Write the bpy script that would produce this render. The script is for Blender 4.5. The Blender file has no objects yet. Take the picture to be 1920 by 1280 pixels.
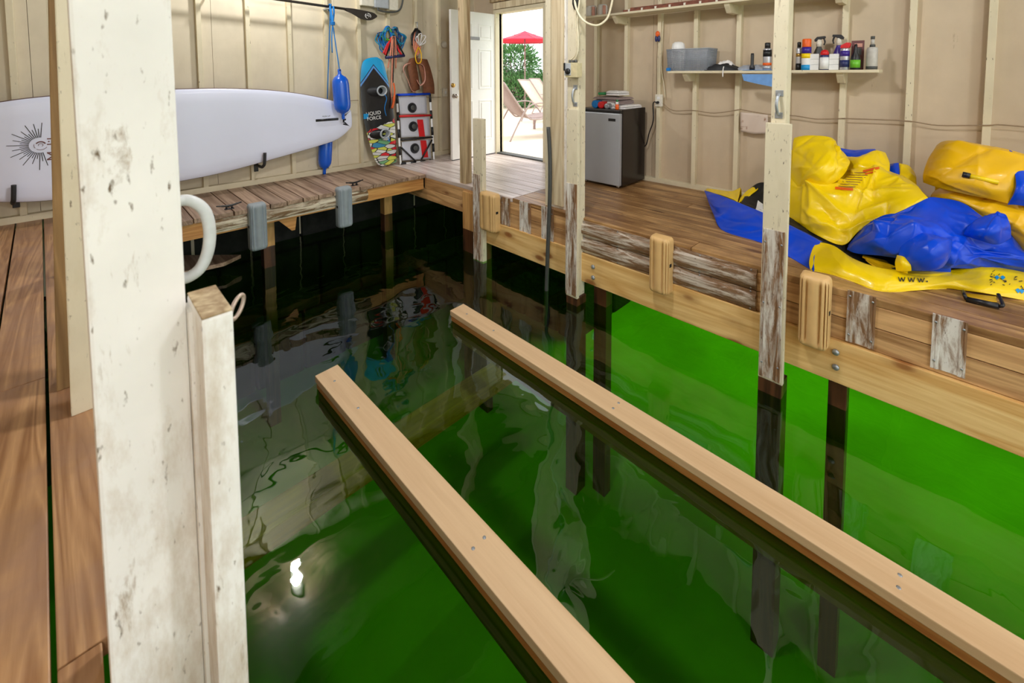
import bpy, bmesh, math, random
from math import sin, cos, pi, radians
from mathutils import Vector, Matrix, noise
from mathutils.bvhtree import BVHTree

SC = bpy.context.scene
COL = SC.collection
V = Vector
random.seed(7)

# ------------------------------------------------------------------ camera model (a level lens with shift; measured from the room lines)
FPX, PY, YAW, PITCH, ROLL, CAM_H = 835.27, 187.4, 0.783892, 0.0605047, -0.00425921, 1.15
_fw = V((sin(YAW) * cos(PITCH), cos(YAW) * cos(PITCH), -sin(PITCH)))
_rt0 = V((cos(YAW), -sin(YAW), 0.0))
_up0 = _rt0.cross(_fw)
_rt = _rt0 * cos(ROLL) + _up0 * sin(ROLL)
_up = _up0 * cos(ROLL) - _rt0 * sin(ROLL)
CAM = V((0, 0, CAM_H))


def sight(px, py):
    return _rt * ((px - 960) / FPX) - _up * ((py - PY) / FPX) + _fw


def onx(px, py, X):            # measured point lying on the upright plane x = X
    d = sight(px, py)
    return CAM + d * (X / d.x)


def ony(px, py, Y):
    d = sight(px, py)
    return CAM + d * (Y / d.y)


def onz(px, py, Z=0.0):
    d = sight(px, py)
    return CAM + d * ((Z - CAM_H) / d.z)


# ------------------------------------------------------------------ materials
def srgb(r, g, b):
    f = lambda c: (c / 255 / 12.92) if c / 255 <= 0.04045 else ((c / 255 + 0.055) / 1.055) ** 2.4
    return (f(r), f(g), f(b), 1.0)


class Mat:
    def __init__(s, name, rough=0.6, color=None, **kw):
        s.m = bpy.data.materials.new(name)
        s.m.use_nodes = True
        s.t = s.m.node_tree
        s.b = s.t.nodes['Principled BSDF']
        s.b.inputs['Roughness'].default_value = rough
        if color:
            s.b.inputs['Base Color'].default_value = color
        for k, v in kw.items():
            s.b.inputs[k.replace('_', ' ')].default_value = v

    def n(s, typ, ins=None, **props):
        nd = s.t.nodes.new(typ)
        for k, v in props.items():
            setattr(nd, k, v)
        for k, v in (ins or {}).items():
            if hasattr(v, 'is_output'):
                s.t.links.new(v, nd.inputs[k])
            else:
                nd.inputs[k].default_value = v
        return nd

    def coords(s, scale=(1, 1, 1), jitter=True):
        tc = s.n('ShaderNodeTexCoord').outputs['Object']
        geo = s.n('ShaderNodeNewGeometry')
        if jitter:
            r = s.n('ShaderNodeMath', {0: geo.outputs['Random Per Island'], 1: 37.0}, operation='MULTIPLY').outputs[0]
            tc = s.n('ShaderNodeVectorMath', {0: tc, 1: r}, operation='ADD').outputs[0]
        return s.n('ShaderNodeMapping', {'Vector': tc, 'Scale': scale}).outputs[0]

    def noise(s, vec, scale, detail=4, rough=0.55, dist=0.0):
        return s.n('ShaderNodeTexNoise', {'Vector': vec, 'Scale': scale, 'Detail': detail, 'Roughness': rough, 'Distortion': dist}).outputs['Fac']

    def ramp(s, fac, stops, interp='LINEAR'):
        r = s.n('ShaderNodeValToRGB', {'Fac': fac})
        cr = r.color_ramp
        cr.interpolation = interp
        while len(cr.elements) < len(stops):
            cr.elements.new(0.5)
        for e, (p, c) in zip(cr.elements, stops):
            e.position = p
            e.color = c if len(c) == 4 else (*c, 1)
        return r.outputs['Color']

    def mix(s, fac, a, b, mode='MIX'):
        m = s.n('ShaderNodeMix', data_type='RGBA', blend_type=mode)
        for k, v in ((0, fac), (6, a), (7, b)):
            if hasattr(v, 'is_output'):
                s.t.links.new(v, m.inputs[k])
            else:
                m.inputs[k].default_value = v
        return m.outputs[2]

    def base(s, c):
        s.t.links.new(c, s.b.inputs['Base Color'])

    def bump(s, h, strength=0.3, dist=0.01):
        b = s.n('ShaderNodeBump', {'Height': h, 'Strength': strength, 'Distance': dist})
        s.t.links.new(b.outputs[0], s.b.inputs['Normal'])

    def island(s):
        return s.n('ShaderNodeNewGeometry').outputs['Random Per Island']


BW0, BW1 = (0, 0, 0, 1), (1, 1, 1, 1)


def plain(name, color, rough=0.5, vary=0.06, scale=30, **kw):
    m = Mat(name, rough, **kw)
    f = m.noise(m.coords(jitter=False), scale)
    c2 = tuple(max(0, x * (1 - 2.2 * vary)) for x in color[:3]) + (1,)
    c3 = tuple(min(1, x * (1 + vary)) for x in color[:3]) + (1,)
    m.base(m.ramp(f, [(0.3, c2), (0.7, c3)]))
    return m.m


def wood(name, dark, light, axis='Y', rough=0.55, vary=0.25, knots=0.0, fig=1.0, stain=None, gr=1.0, coat=0.0):
    m = Mat(name, rough)
    if coat:
        m.b.inputs['Coat Weight'].default_value = coat
        m.b.inputs['Coat Roughness'].default_value = 0.25
    lo, hi = 0.9, 16.0
    sc = {'X': (lo, hi, hi), 'Y': (hi, lo, hi), 'Z': (hi, hi, lo)}[axis]
    v = m.coords(sc)
    broad = m.noise(v, 0.55 * gr, 3, 0.5, 0.8 * fig)
    w = m.n('ShaderNodeMath', {0: broad, 1: 9.0 * fig}, operation='MULTIPLY').outputs[0]
    fr = m.n('ShaderNodeMath', {0: w, 1: 1.0}, operation='PINGPONG').outputs[0]
    fine = m.noise(v, 4.5 * gr, 5, 0.6)
    mixf = m.n('ShaderNodeMath', {0: fr, 1: 0.45}, operation='MULTIPLY').outputs[0]
    fac = m.n('ShaderNodeMath', {0: fine, 1: 0.55, 2: mixf}, operation='MULTIPLY_ADD').outputs[0]
    mid = tuple((a + b) / 2 for a, b in zip(dark, light))
    c = m.ramp(fac, [(0.22, dark), (0.5, mid), (0.75, light)])
    if knots:
        sk = {'X': (2.6, 6, 6), 'Y': (6, 2.6, 6), 'Z': (6, 6, 2.6)}[axis]
        vo = m.n('ShaderNodeTexVoronoi', {'Vector': m.coords(sk), 'Scale': 1.0, 'Randomness': 1.0}).outputs['Distance']
        k = m.ramp(vo, [(0.0, BW1), (0.055 * knots, (0.85, 0.85, 0.85, 1)), (0.085 * knots, (.28, .28, .28, 1)), (0.15 * knots, BW0)])
        c = m.mix(k, c, (dark[0] * 0.42, dark[1] * 0.26, dark[2] * 0.2, 1))
    if stain:
        st = m.ramp(m.noise(m.coords((1.5, 1.5, 1.5)), 1.6, 5, 0.65), [(0.42, BW0), (0.7, BW1)])
        c = m.mix(st, c, stain)
    val = m.n('ShaderNodeMapRange', {'Value': m.island(), 'To Min': 1 - vary, 'To Max': 1 + vary * 0.7}).outputs[0]
    hsv = m.n('ShaderNodeHueSaturation', {'Value': val, 'Color': c}).outputs[0]
    m.base(hsv)
    m.bump(fac, 0.25, 0.004)
    return m.m


def painted(name, paint, under, axis='Z', wear=0.5, speck=0.3, rough=0.55, grime=None, grime_amt=0.5):
    """paint over wood: wear 0 none .. 1 mostly bare"""
    m = Mat(name, rough)
    sc = {'X': (2.0, 16, 16), 'Y': (16, 2.0, 16), 'Z': (12, 12, 2.0)}[axis]
    v = m.coords(sc)
    big = m.noise(v, 1.5, 9, 0.72, 0.5)
    fine = m.noise(v, 7, 4, 0.6)
    th = 0.28 + 0.42 * wear
    mask = m.ramp(big, [(max(0, th - 0.075), BW1), (th + 0.065, BW0)])
    ucol = m.ramp(fine, [(0.3, tuple(x * 0.6 for x in under[:3]) + (1,)), (0.7, under)])
    pcol = m.ramp(m.noise(m.coords((1, 1, 1), False), 5, 4), [(0.3, tuple(x * 0.9 for x in paint[:3]) + (1,)), (0.7, paint)])
    c = pcol
    if grime:
        g = m.ramp(m.noise(m.coords({'X': (1, 3, 3), 'Y': (3, 1, 3), 'Z': (3, 3, 1)}[axis]), 2.2, 7, 0.7), [(0.5, BW0), (0.78, (grime_amt,) * 3 + (1,))])
        c = m.mix(g, c, grime)
    c = m.mix(mask, c, ucol)
    if speck:
        vs = {'X': (26, 75, 75), 'Y': (75, 26, 75), 'Z': (75, 75, 26)}[axis]
        s = m.ramp(m.noise(m.coords(vs), 1.0, 3, 0.5), [(0.70 - 0.08 * speck, BW0), (0.76, BW1)])
        c = m.mix(s, c, tuple(x * 0.35 for x in under[:3]) + (1,))
    m.base(c)
    m.bump(big, 0.2, 0.003)
    return m.m


CREAM = srgb(214, 202, 172)
M = {}
M['paint_wall'] = painted('cream_wall_paint', srgb(219, 206, 180), srgb(130, 105, 80), 'Z', 0.0, 0.0, 0.6, srgb(198, 182, 156), 0.45)
M['paint_dim'] = painted('dimmed_wall_paint', srgb(202, 183, 156), srgb(130, 105, 80), 'Z', 0.0, 0.0, 0.6, srgb(193, 170, 142), 0.5)  # same wall paint, darkened for the weaker light on the right wall
M['paint_trim'] = painted('cream_stud_paint', srgb(223, 211, 180), srgb(130, 110, 80), 'Z', 0.02, 0.1, 0.5, srgb(196, 180, 140), 0.4)
M['paint_post'] = painted('white_post_paint', srgb(253, 251, 246), srgb(170, 140, 100), 'Z', 0.17, 0.5, 0.55, srgb(176, 146, 104), 0.9)
M['paint_board'] = painted('cream_board_paint', srgb(226, 216, 188), srgb(150, 125, 90), 'Z', 0.12, 0.7, 0.55, srgb(196, 180, 140), 0.5)
M['post_old'] = wood('old_post_wood', srgb(140, 112, 76), srgb(205, 184, 146), 'Z', 0.7, 0.05, 0.5)
M['post_shade'] = wood('shaded_post_wood', srgb(132, 104, 66), srgb(178, 146, 98), 'Z', 0.7, 0.05, 0.2)  # brown tone paints in the shade behind the facing board
M['post_raw'] = wood('raw_post_wood', srgb(196, 176, 140), srgb(230, 216, 184), 'Z', 0.7, 0.05, 0.0)
M['worn_z'] = painted('worn_strip', srgb(222, 216, 206), srgb(146, 108, 74), 'Z', 0.60, 0.5, 0.5)
M['worn_lo'] = painted('worn_strip_white', srgb(232, 228, 220), srgb(150, 112, 78), 'Z', 0.46, 0.5, 0.5)
M['worn_y'] = painted('worn_rail', srgb(218, 208, 194), srgb(142, 108, 76), 'Y', 0.60, 0.5, 0.55)
M['worn_x'] = painted('worn_rail_head', srgb(226, 214, 190), srgb(134, 102, 66), 'X', 0.55, 0.5, 0.6)
M['wet'] = wood('wet_piling', srgb(46, 26, 14), srgb(92, 56, 32), 'Z', 0.35, 0.1)
M['deck'] = wood('deck_boards', srgb(122, 84, 46), srgb(200, 158, 104), 'Y', 0.42, 0.08, 2.2, 1.0, srgb(120, 82, 46), coat=0.12)
M['deck_glare'] = wood('glare_deck_boards', srgb(176, 158, 150), srgb(228, 216, 210), 'Y', 0.34, 0.10, 0.35, 1.0, coat=0.35)  # pale tone paints in the daylight glare from the doorway
M['walk'] = wood('walkway_boards', srgb(150, 104, 64), srgb(204, 158, 110), 'Y', 0.5, 0.06, 0.25, 1.5, srgb(166, 128, 102), coat=0.1)
M['dock_end'] = wood('dock_boards', srgb(132, 104, 84), srgb(184, 156, 132), 'Y', 0.5, 0.2, 0.3, 1.0)
M['lumber'] = wood('new_lumber', srgb(216, 166, 96), srgb(244, 208, 142), 'Y', 0.45, 0.08, 1.9, 0.9)
M['lumber_old'] = wood('old_fascia', srgb(162, 118, 72), srgb(220, 176, 122), 'Y', 0.55, 0.15, 2.0, 1.0)
M['lumber_x'] = wood('new_lumber_head', srgb(176, 116, 58), srgb(222, 168, 100), 'X', 0.5, 0.1, 0.6, 0.9)
M['lumber_z'] = wood('pile_lumber', srgb(168, 116, 62), srgb(216, 168, 106), 'Z', 0.5, 0.1, 0.4, 0.9)
M['bunk'] = wood('bunk_lumber', srgb(204, 168, 126), srgb(222, 190, 148), 'Y', 0.5, 0.03, 0.0, 0.35)
M['bunk_side'] = wood('bunk_side_lumber', srgb(160, 96, 40), srgb(206, 148, 80), 'Y', 0.5, 0.05, 0.0, 0.5)
M['crossbeam'] = wood('sunken_beam', srgb(176, 104, 30), srgb(206, 130, 44), 'X', 0.7, 0.05)
M['grey_plastic'] = plain('grey_bumper_plastic', srgb(150, 160, 166), 0.42, 0.05, 12)
M['tan_plastic'] = plain('tan_bumper_plastic', srgb(222, 182, 122), 0.5, 0.05, 6)
M['dark_hole'] = plain('dark_recess', srgb(24, 22, 20), 0.9)
M['black'] = plain('black_plastic', srgb(22, 22, 24), 0.4)
M['rubber'] = plain('black_rubber', srgb(34, 35, 38), 0.55)
M['dgrey'] = plain('dark_grey_plastic', srgb(72, 74, 72), 0.5)
M['galv'] = plain('galvanised_steel', srgb(172, 178, 184), 0.4, 0.1, 40, Metallic=0.6)
M['brass'] = plain('brass', srgb(200, 160, 84), 0.3, 0.05, 30, Metallic=0.9)
M['chrome'] = plain('nickel', srgb(190, 180, 170), 0.25, 0.05, 30, Metallic=0.9)
M['rust'] = plain('rusty_ring', srgb(196, 176, 160), 0.4, 0.15, 40, Metallic=0.4)
M['white'] = plain('white_plastic', srgb(236, 236, 234), 0.4, 0.02)
M['hose'] = plain('grey_hose', srgb(206, 208, 206), 0.4, 0.05)
M['board'] = plain('paddleboard_deck', srgb(226, 230, 250), 0.35, 0.01, 3)
M['board_rail'] = plain('paddleboard_rail', srgb(90, 62, 66), 0.4)
M['ink'] = plain('ink', srgb(40, 34, 36), 0.5, 0.02)
M['ink_brown'] = plain('brown_ink', srgb(110, 66, 66), 0.5, 0.02)
M['fender_blue'] = plain('blue_fender_vinyl', (0.002, 0.11, 0.68, 1), 0.25, 0.04, 6, Coat_Weight=0.4)
M['rope_blue'] = plain('blue_rope', srgb(20, 120, 196), 0.8)
M['paddle'] = plain('dark_paddle', srgb(48, 42, 38), 0.4)
M['offwhite'] = plain('offwhite_plastic', srgb(226, 220, 204), 0.45)
M['grey_lid'] = plain('pale_grey_lid', srgb(178, 184, 190), 0.4)
M['door'] = plain('white_door_paint', srgb(244, 242, 236), 0.4, 0.01)
M['fridge_front'] = plain('silver_fridge_door', srgb(172, 176, 182), 0.38, 0.02, 3, Metallic=0.35)
M['fridge_body'] = plain('black_fridge_body', srgb(30, 24, 22), 0.22, 0.05)
M['towel_grey'] = plain('taupe_towel', srgb(150, 132, 128), 0.95, 0.1, 60)
M['towel_white'] = plain('white_towel', srgb(232, 228, 226), 0.95, 0.05, 60)
M['blue_cloth'] = plain('blue_cloth', srgb(112, 158, 216), 0.9, 0.06, 20)
M['basket'] = plain('grey_basket', srgb(160, 166, 176), 0.5)
M['yellow'] = plain('yellow_vinyl', srgb(250, 214, 0), 0.36, 0.03, 4, Coat_Weight=0.15)
M['yellow2'] = plain('deep_yellow_vinyl', srgb(234, 182, 10), 0.36, 0.03, 4, Coat_Weight=0.15)
M['blue'] = plain('blue_vinyl', (0.0, 0.062, 0.66, 1), 0.34, 0.05, 4, Specular_IOR_Level=0.35)
M['black_vinyl'] = plain('black_vinyl', srgb(22, 24, 26), 0.5)
M['orange'] = plain('orange', srgb(236, 98, 20), 0.45)
M['red'] = plain('red', srgb(214, 24, 30), 0.45)
M['purple'] = plain('purple', srgb(60, 36, 140), 0.35)
M['navy'] = plain('navy', srgb(36, 44, 96), 0.4)
M['sky_blue'] = plain('sky_blue', srgb(24, 150, 214), 0.4)
M['cream_plastic'] = plain('cream_box', srgb(214, 202, 160), 0.45)
M['cable'] = plain('cream_cable', srgb(222, 212, 182), 0.5)
M['wire_tan'] = plain('tan_wire', srgb(150, 128, 100), 0.6)
M['green'] = plain('green', srgb(30, 140, 74), 0.5)
M['lime'] = plain('lime_label', srgb(110, 190, 50), 0.4)
M['silver'] = plain('silver_can', srgb(196, 196, 200), 0.3, 0.03, 30, Metallic=0.5)
M['clear_grey'] = plain('pale_bottle', srgb(190, 186, 178), 0.3)
M['brown_strap'] = plain('brown_strap', srgb(128, 78, 50), 0.7, 0.1)
M['pink'] = plain('pink_strap', srgb(222, 164, 146), 0.7, 0.08)
M['peach'] = plain('peach_rope', srgb(232, 150, 122), 0.8, 0.08)
M['teal'] = plain('teal_rope', srgb(20, 136, 170), 0.7, 0.1)
M['panel_white'] = plain('white_game_cloth', srgb(202, 204, 214), 0.55, 0.04, 4)
M['brownstick'] = plain('brown_sticks', srgb(128, 70, 48), 0.6, 0.2, 20)
M['lock'] = plain('latch_grey', srgb(150, 150, 150), 0.4)
M['patio'] = plain('pale_patio', srgb(236, 220, 196), 0.8, 0.05, 3)
M['stone'] = plain('pale_stone', srgb(206, 192, 170), 0.9, 0.25, 5)
M['lounger'] = plain('lounger_frame', srgb(170, 152, 148), 0.5)
M['sling'] = plain('lounger_sling', srgb(238, 228, 216), 0.7)
M['sling_brown'] = plain('lounger_sling_brown', srgb(150, 128, 122), 0.7)
M['umbrella'] = plain('red_canopy', srgb(226, 40, 70), 0.8)
M['leaf'] = plain('leaf_green', srgb(96, 150, 84), 0.6, 0.35, 6)
M['shingle'] = plain('pale_roof', srgb(200, 196, 188), 0.9)
M['ceiling'] = wood('ceiling_boards', srgb(66, 50, 36), srgb(96, 76, 56), 'X', 0.7, 0.1)
M['rock'] = plain('dark_seawall', srgb(40, 40, 38), 0.9, 0.4, 4)


# ------------------------------------------------------------------ mesh builder
class MB:
    def __init__(s):
        s.bm = bmesh.new()

    def verts(s, co):
        return [s.bm.verts.new(c) for c in co]

    def face(s, vs, flip=False):
        try:
            return s.bm.faces.new(vs[::-1] if flip else vs)
        except ValueError:
            return None

    def box(s, a, b, bev=0.0, mat=None):
        lo = V([min(p, q) for p, q in zip(a, b)])
        hi = V([max(p, q) for p, q in zip(a, b)])
        t = bmesh.new()
        r = bmesh.ops.create_cube(t, size=1)
        sz = hi - lo
        for v in t.verts:
            v.co = V((v.co.x * sz.x, v.co.y * sz.y, v.co.z * sz.z)) + (lo + hi) / 2
        if bev:
            bmesh.ops.bevel(t, geom=t.edges[:], offset=min(bev, min(sz) * 0.45), segments=2, affect='EDGES', profile=0.6)
        s.add(t, mat)
        return s

    def add(s, t, mat=None):
        m = {}
        for v in t.verts:
            m[v] = s.bm.verts.new((mat @ v.co) if mat else v.co)
        for f in t.faces:
            try:
                nf = s.bm.faces.new([m[v] for v in f.verts])
                nf.smooth = f.smooth
            except ValueError:
                pass
        t.free()

    def tube(s, pts, r, seg=8, caps=True, closed=False):
        pts = [V(p) for p in pts]
        n = len(pts)
        rs = r if isinstance(r, (list, tuple)) else [r] * n
        t = bmesh.new()
        rings = []
        prev = None
        for i, p in enumerate(pts):
            if closed:
                d = pts[(i + 1) % n] - pts[i - 1]
            else:
                d = pts[min(i + 1, n - 1)] - pts[max(i - 1, 0)]
            if d.length < 1e-9:
                d = V((0, 0, 1))
            d.normalize()
            if prev is None:
                a = d.orthogonal().normalized()
            else:
                a = prev - d * prev.dot(d)
                a = a.normalized() if a.length > 1e-6 else d.orthogonal().normalized()
            prev = a
            b = d.cross(a)
            rings.append([t.verts.new(p + (a * cos(2 * pi * k / seg) + b * sin(2 * pi * k / seg)) * rs[i]) for k in range(seg)])
        m = n if closed else n - 1
        for i in range(m):
            A, B = rings[i], rings[(i + 1) % n]
            for k in range(seg):
                f = t.faces.new((A[k], A[(k + 1) % seg], B[(k + 1) % seg], B[k]))
                f.smooth = True
        if caps and not closed:
            t.faces.new(rings[0][::-1])
            t.faces.new(rings[-1])
        s.add(t)
        return s

    def cyl(s, a, b, r, seg=20, r2=None):
        return s.tube([a, b], [r, r if r2 is None else r2], seg)

    def lathe(s, base, prof, seg=28, axis=(0, 0, 1)):
        """prof: (radius, height) list from bottom to top"""
        ax = V(axis).normalized()
        a = ax.orthogonal().normalized()
        b = ax.cross(a)
        base = V(base)
        t = bmesh.new()
        rings = []
        for r, h in prof:
            if r < 1e-5:
                rings.append([t.verts.new(base + ax * h)])
            else:
                rings.append([t.verts.new(base + ax * h + (a * cos(2 * pi * k / seg) + b * sin(2 * pi * k / seg)) * r) for k in range(seg)])
        for A, B in zip(rings, rings[1:]):
            for k in range(seg):
                k2 = (k + 1) % seg
                if len(A) == 1 and len(B) == 1:
                    continue
                if len(A) == 1:
                    f = t.faces.new((A[0], B[k2], B[k]))
                elif len(B) == 1:
                    f = t.faces.new((A[k], A[k2], B[0]))
                else:
                    f = t.faces.new((A[k], A[k2], B[k2], B[k]))
                f.smooth = True
        if len(rings[0]) > 1:
            t.faces.new(rings[0][::-1])
        if len(rings[-1]) > 1:
            t.faces.new(rings[-1])
        s.add(t)
        return s

    def prism(s, pts, off, bev=0.0):
        """polygon pts extruded by vector off"""
        off = V(off)
        t = bmesh.new()
        A = [t.verts.new(p) for p in pts]
        B = [t.verts.new(V(p) + off) for p in pts]
        t.faces.new(A[::-1])
        t.faces.new(B)
        n = len(A)
        for i in range(n):
            t.faces.new((A[i], A[(i + 1) % n], B[(i + 1) % n], B[i]))
        bmesh.ops.recalc_face_normals(t, faces=t.faces[:])
        if bev:
            bmesh.ops.bevel(t, geom=t.edges[:], offset=bev, segments=2, affect='EDGES', profile=0.6)
        s.add(t)
        return s

    def grid(s, P, smooth=True, closed_u=False):
        """P[i][j] points"""
        vs = [[s.bm.verts.new(p) for p in row] for row in P]
        for i in range(len(vs) - 1):
            nj = len(vs[i])
            for j in range(nj if closed_u else nj - 1):
                f = s.face((vs[i][j], vs[i][(j + 1) % nj], vs[i + 1][(j + 1) % nj], vs[i + 1][j]))
                if f:
                    f.smooth = smooth
        return vs

    def sphere(s, c, r, seg=16, scale=(1, 1, 1)):
        t = bmesh.new()
        bmesh.ops.create_uvsphere(t, u_segments=seg, v_segments=max(6, seg // 2), radius=r)
        for v in t.verts:
            v.co = V((v.co.x * scale[0], v.co.y * scale[1], v.co.z * scale[2])) + V(c)
        for f in t.faces:
            f.smooth = True
        s.add(t)
        return s

    def build(s, name, mat, parent=None, smooth=None, kind=None, label=None, solid=0.0, recalc=True):
        me = bpy.data.meshes.new(name)
        bm = s.bm
        if recalc:
            bmesh.ops.recalc_face_normals(bm, faces=bm.faces[:])
        if parent is not None:
            org = ORG[parent.name]
            for v in bm.verts:
                v.co = v.co - org
        if smooth is not None:
            for f in bm.faces:
                f.smooth = smooth
        bm.to_mesh(me)
        bm.free()
        o = bpy.data.objects.new(name, me)
        COL.objects.link(o)
        for mm in (mat if isinstance(mat, (list, tuple)) else [mat]):
            me.materials.append(M[mm] if isinstance(mm, str) else mm)
        if parent is not None:
            o.parent = parent
            ORG[o.name] = ORG[parent.name]
        else:
            ORG[o.name] = V((0, 0, 0))
        if kind:
            o['kind'] = kind
        if label:
            o['label'] = label
        if solid:
            md = o.modifiers.new('thick', 'SOLIDIFY')
            md.thickness = solid
            md.offset = -1
        return o


ORG = {}


def thing(name, label, cat, loc, group=None):
    o = bpy.data.objects.new(name, None)
    o.empty_display_size = 0.05
    COL.objects.link(o)
    o.location = loc
    ORG[o.name] = V(loc)
    o['label'] = label
    o['category'] = cat
    if group:
        o['group'] = group
    return o


def tag(o, label, cat, group=None):
    """a thing that is one mesh: move its origin to its base"""
    vs = [v.co for v in o.data.vertices]
    c = V(((min(v.x for v in vs) + max(v.x for v in vs)) / 2, (min(v.y for v in vs) + max(v.y for v in vs)) / 2, min(v.z for v in vs)))
    o.data.transform(Matrix.Translation(-c))
    o.location = c
    ORG[o.name] = c
    o['label'] = label
    o['category'] = cat
    if group:
        o['group'] = group
    return o


def struct(mb, name, mat, **kw):
    return mb.build(name, mat, kind='structure', **kw)


def catmull(pts, n, closed=False):
    pts = [V(p) for p in pts]
    m = len(pts)
    out = []
    segs = m if closed else m - 1
    for i in range(segs):
        if closed:
            p0, p1, p2, p3 = pts[i - 1], pts[i], pts[(i + 1) % m], pts[(i + 2) % m]
        else:
            p0, p1, p2, p3 = pts[max(i - 1, 0)], pts[i], pts[i + 1], pts[min(i + 2, m - 1)]
        for k in range(n):
            t = k / n
            out.append(0.5 * ((2 * p1) + (p2 - p0) * t + (2 * p0 - 5 * p1 + 4 * p2 - p3) * t * t + (3 * p1 - p0 - 3 * p2 + p3) * t ** 3))
    if not closed:
        out.append(pts[-1])
    return out


def text_mesh(body, size, extrude=0.0):
    cu = bpy.data.curves.new('t', 'FONT')
    cu.body = body
    cu.size = size
    cu.extrude = extrude
    cu.align_x = 'CENTER'
    cu.align_y = 'CENTER'
    ob = bpy.data.objects.new('t', cu)
    COL.objects.link(ob)
    dg = bpy.context.evaluated_depsgraph_get()
    me = bpy.data.meshes.new_from_object(ob.evaluated_get(dg))
    bpy.data.objects.remove(ob)
    t = bmesh.new()
    t.from_mesh(me)
    bpy.data.meshes.remove(me)
    return t


def frame(o, u, v):
    """matrix mapping local x->u, y->v, z->u x v at o"""
    u = V(u).normalized()
    v = V(v).normalized()
    w = u.cross(v)
    return Matrix(((u.x, v.x, w.x, o[0]), (u.y, v.y, w.y, o[1]), (u.z, v.z, w.z, o[2]), (0, 0, 0, 1)))


# ================================================================== SETTING
XW, YW = 4.32, 5.13            # faces of the studs on the right and head walls
XS, YS = 4.375, 5.185          # faces of the sheathing
ZC = 2.75
ZWATER = -0.68
XE = 2.85                      # right edge of the slip
YE = 4.28                      # head edge of the slip


def planks(x0, x1, y0, y1, w, gap, z=0.0, th=0.04, cuts=None, jit=0.0):
    mb = MB()
    x = x0
    k = 0
    while x < x1 - 0.01:
        xe = min(x + w - gap, x1)
        ys = [y0] + sorted((cuts or {}).get(k, [])) + [y1]
        for a, b in zip(ys, ys[1:]):
            j = random.uniform(-jit, jit) if jit else 0
            mb.box((x, a + (0.0015 if a != y0 else 0) + j, z - th), (xe, b - 0.0015, z), 0.004)
        x += w
        k += 1
    return mb


# right deck (boards run along the slip); by the door the boards are coloured paler for doorway glare
struct(planks(XE + 0.002, XS, -3.2, 2.86, 0.14, 0.004, cuts={0: [1.2], 2: [0.2, 1.9], 4: [0.9], 6: [1.6], 8: [0.5]}), 'floor', 'deck')
struct(planks(XE + 0.002, XS, 2.863, YS, 0.14, 0.007), 'floor_door', 'deck_glare')
struct(planks(0.105, XE - 0.002, YE - 0.02, YS, 0.14, 0.008, jit=0.008), 'floor_head', 'dock_end')
# walkway on the left, gaps measured between the boards
wk = MB()
SK = 0.030                      # these boards run a little out of square with the slip
for k in range(-10, 2):
    xa, xb = -0.186 + k * 0.146, -0.186 + (k + 1) * 0.146 - 0.009
    if k == 1:
        xb = 0.035
    cut = 1.72 + 0.35 * (k % 3) if k < 0 else 1.19
    for ya, yb in ((YS, cut), (cut - 0.004, 0.55)):
        if k == 1 and yb < 1:
            continue
        q = [V((x + (YS - y) * SK, y, -0.04)) for x, y in ((xa, ya), (xb, ya), (xb, yb), (xa, yb))]
        if yb < 1:
            for p in q:
                p.x = min(p.x, -0.002)
        wk.prism(q, (0, 0, 0.04), 0.003)
for k in range(10):
    wk.box((-1.5 + k * 0.15, -3.2, -0.04), (-1.356 + k * 0.15, 0.545, 0), 0.003)
struct(wk, 'floor_left', 'walk')

# sheathing
mb = MB()
for a, b in ((-1.6, -0.2), (-0.197, 1.02), (1.023, 2.24), (2.243, 3.46), (3.463, XS + 0.05)):
    mb.box((a, YS, -0.05), (b, YS + 0.04, ZC))
mb.box((-1.64, YS + 0.03, -0.66), (XS + 0.05, YS + 0.06, ZC))  # backing carried below the deck to block light
wall_head = struct(mb, 'wall_head', 'paint_wall')
mb = MB()
DY0, DY1, DZ = 3.755, 4.635, 1.985
for a, b in ((-3.2, -1.3), (-1.297, -0.16), (-0.157, 1.06), (1.063, 2.28), (2.283, DY0)):
    mb.box((XS, a, -0.64), (XS + 0.04, b, ZC))  # lower part is an unseen skirt, added to block sky off the water
mb.box((XS + 0.03, -3.2, -0.64), (XS + 0.06, DY0, ZC))
mb.box((XS + 0.005, 2.9, -0.66), (XS + 0.06, YS + 0.04, -0.035))  # unseen skirt added to stop light leaking in below the door
mb.box((XS, DY0, DZ), (XS + 0.04, DY1, ZC))
mb.box((XS, DY1, -0.05), (XS + 0.04, YS, ZC))
wall_right = struct(mb, 'wall_right', 'paint_dim')
mb = MB().box((-1.64, -3.2, -0.05), (-1.6, YS, ZC))
wall_left = struct(mb, 'wall_left', 'paint_wall')
mb = MB().box((-1.64, -3.4, ZC), (XS + 0.04, YS + 0.04, ZC + 0.06))
for k in range(9):
    mb.box((-1.6, -2.9 + k * 0.95, ZC - 0.12), (XS, -2.862 + k * 0.95, ZC))
struct(mb, 'ceiling', 'ceiling')
mb = MB().box((-1.64, -3.24, 2.3), (XS + 0.04, -3.2, ZC))
struct(mb, 'wall_entrance', 'paint_wall')

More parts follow.
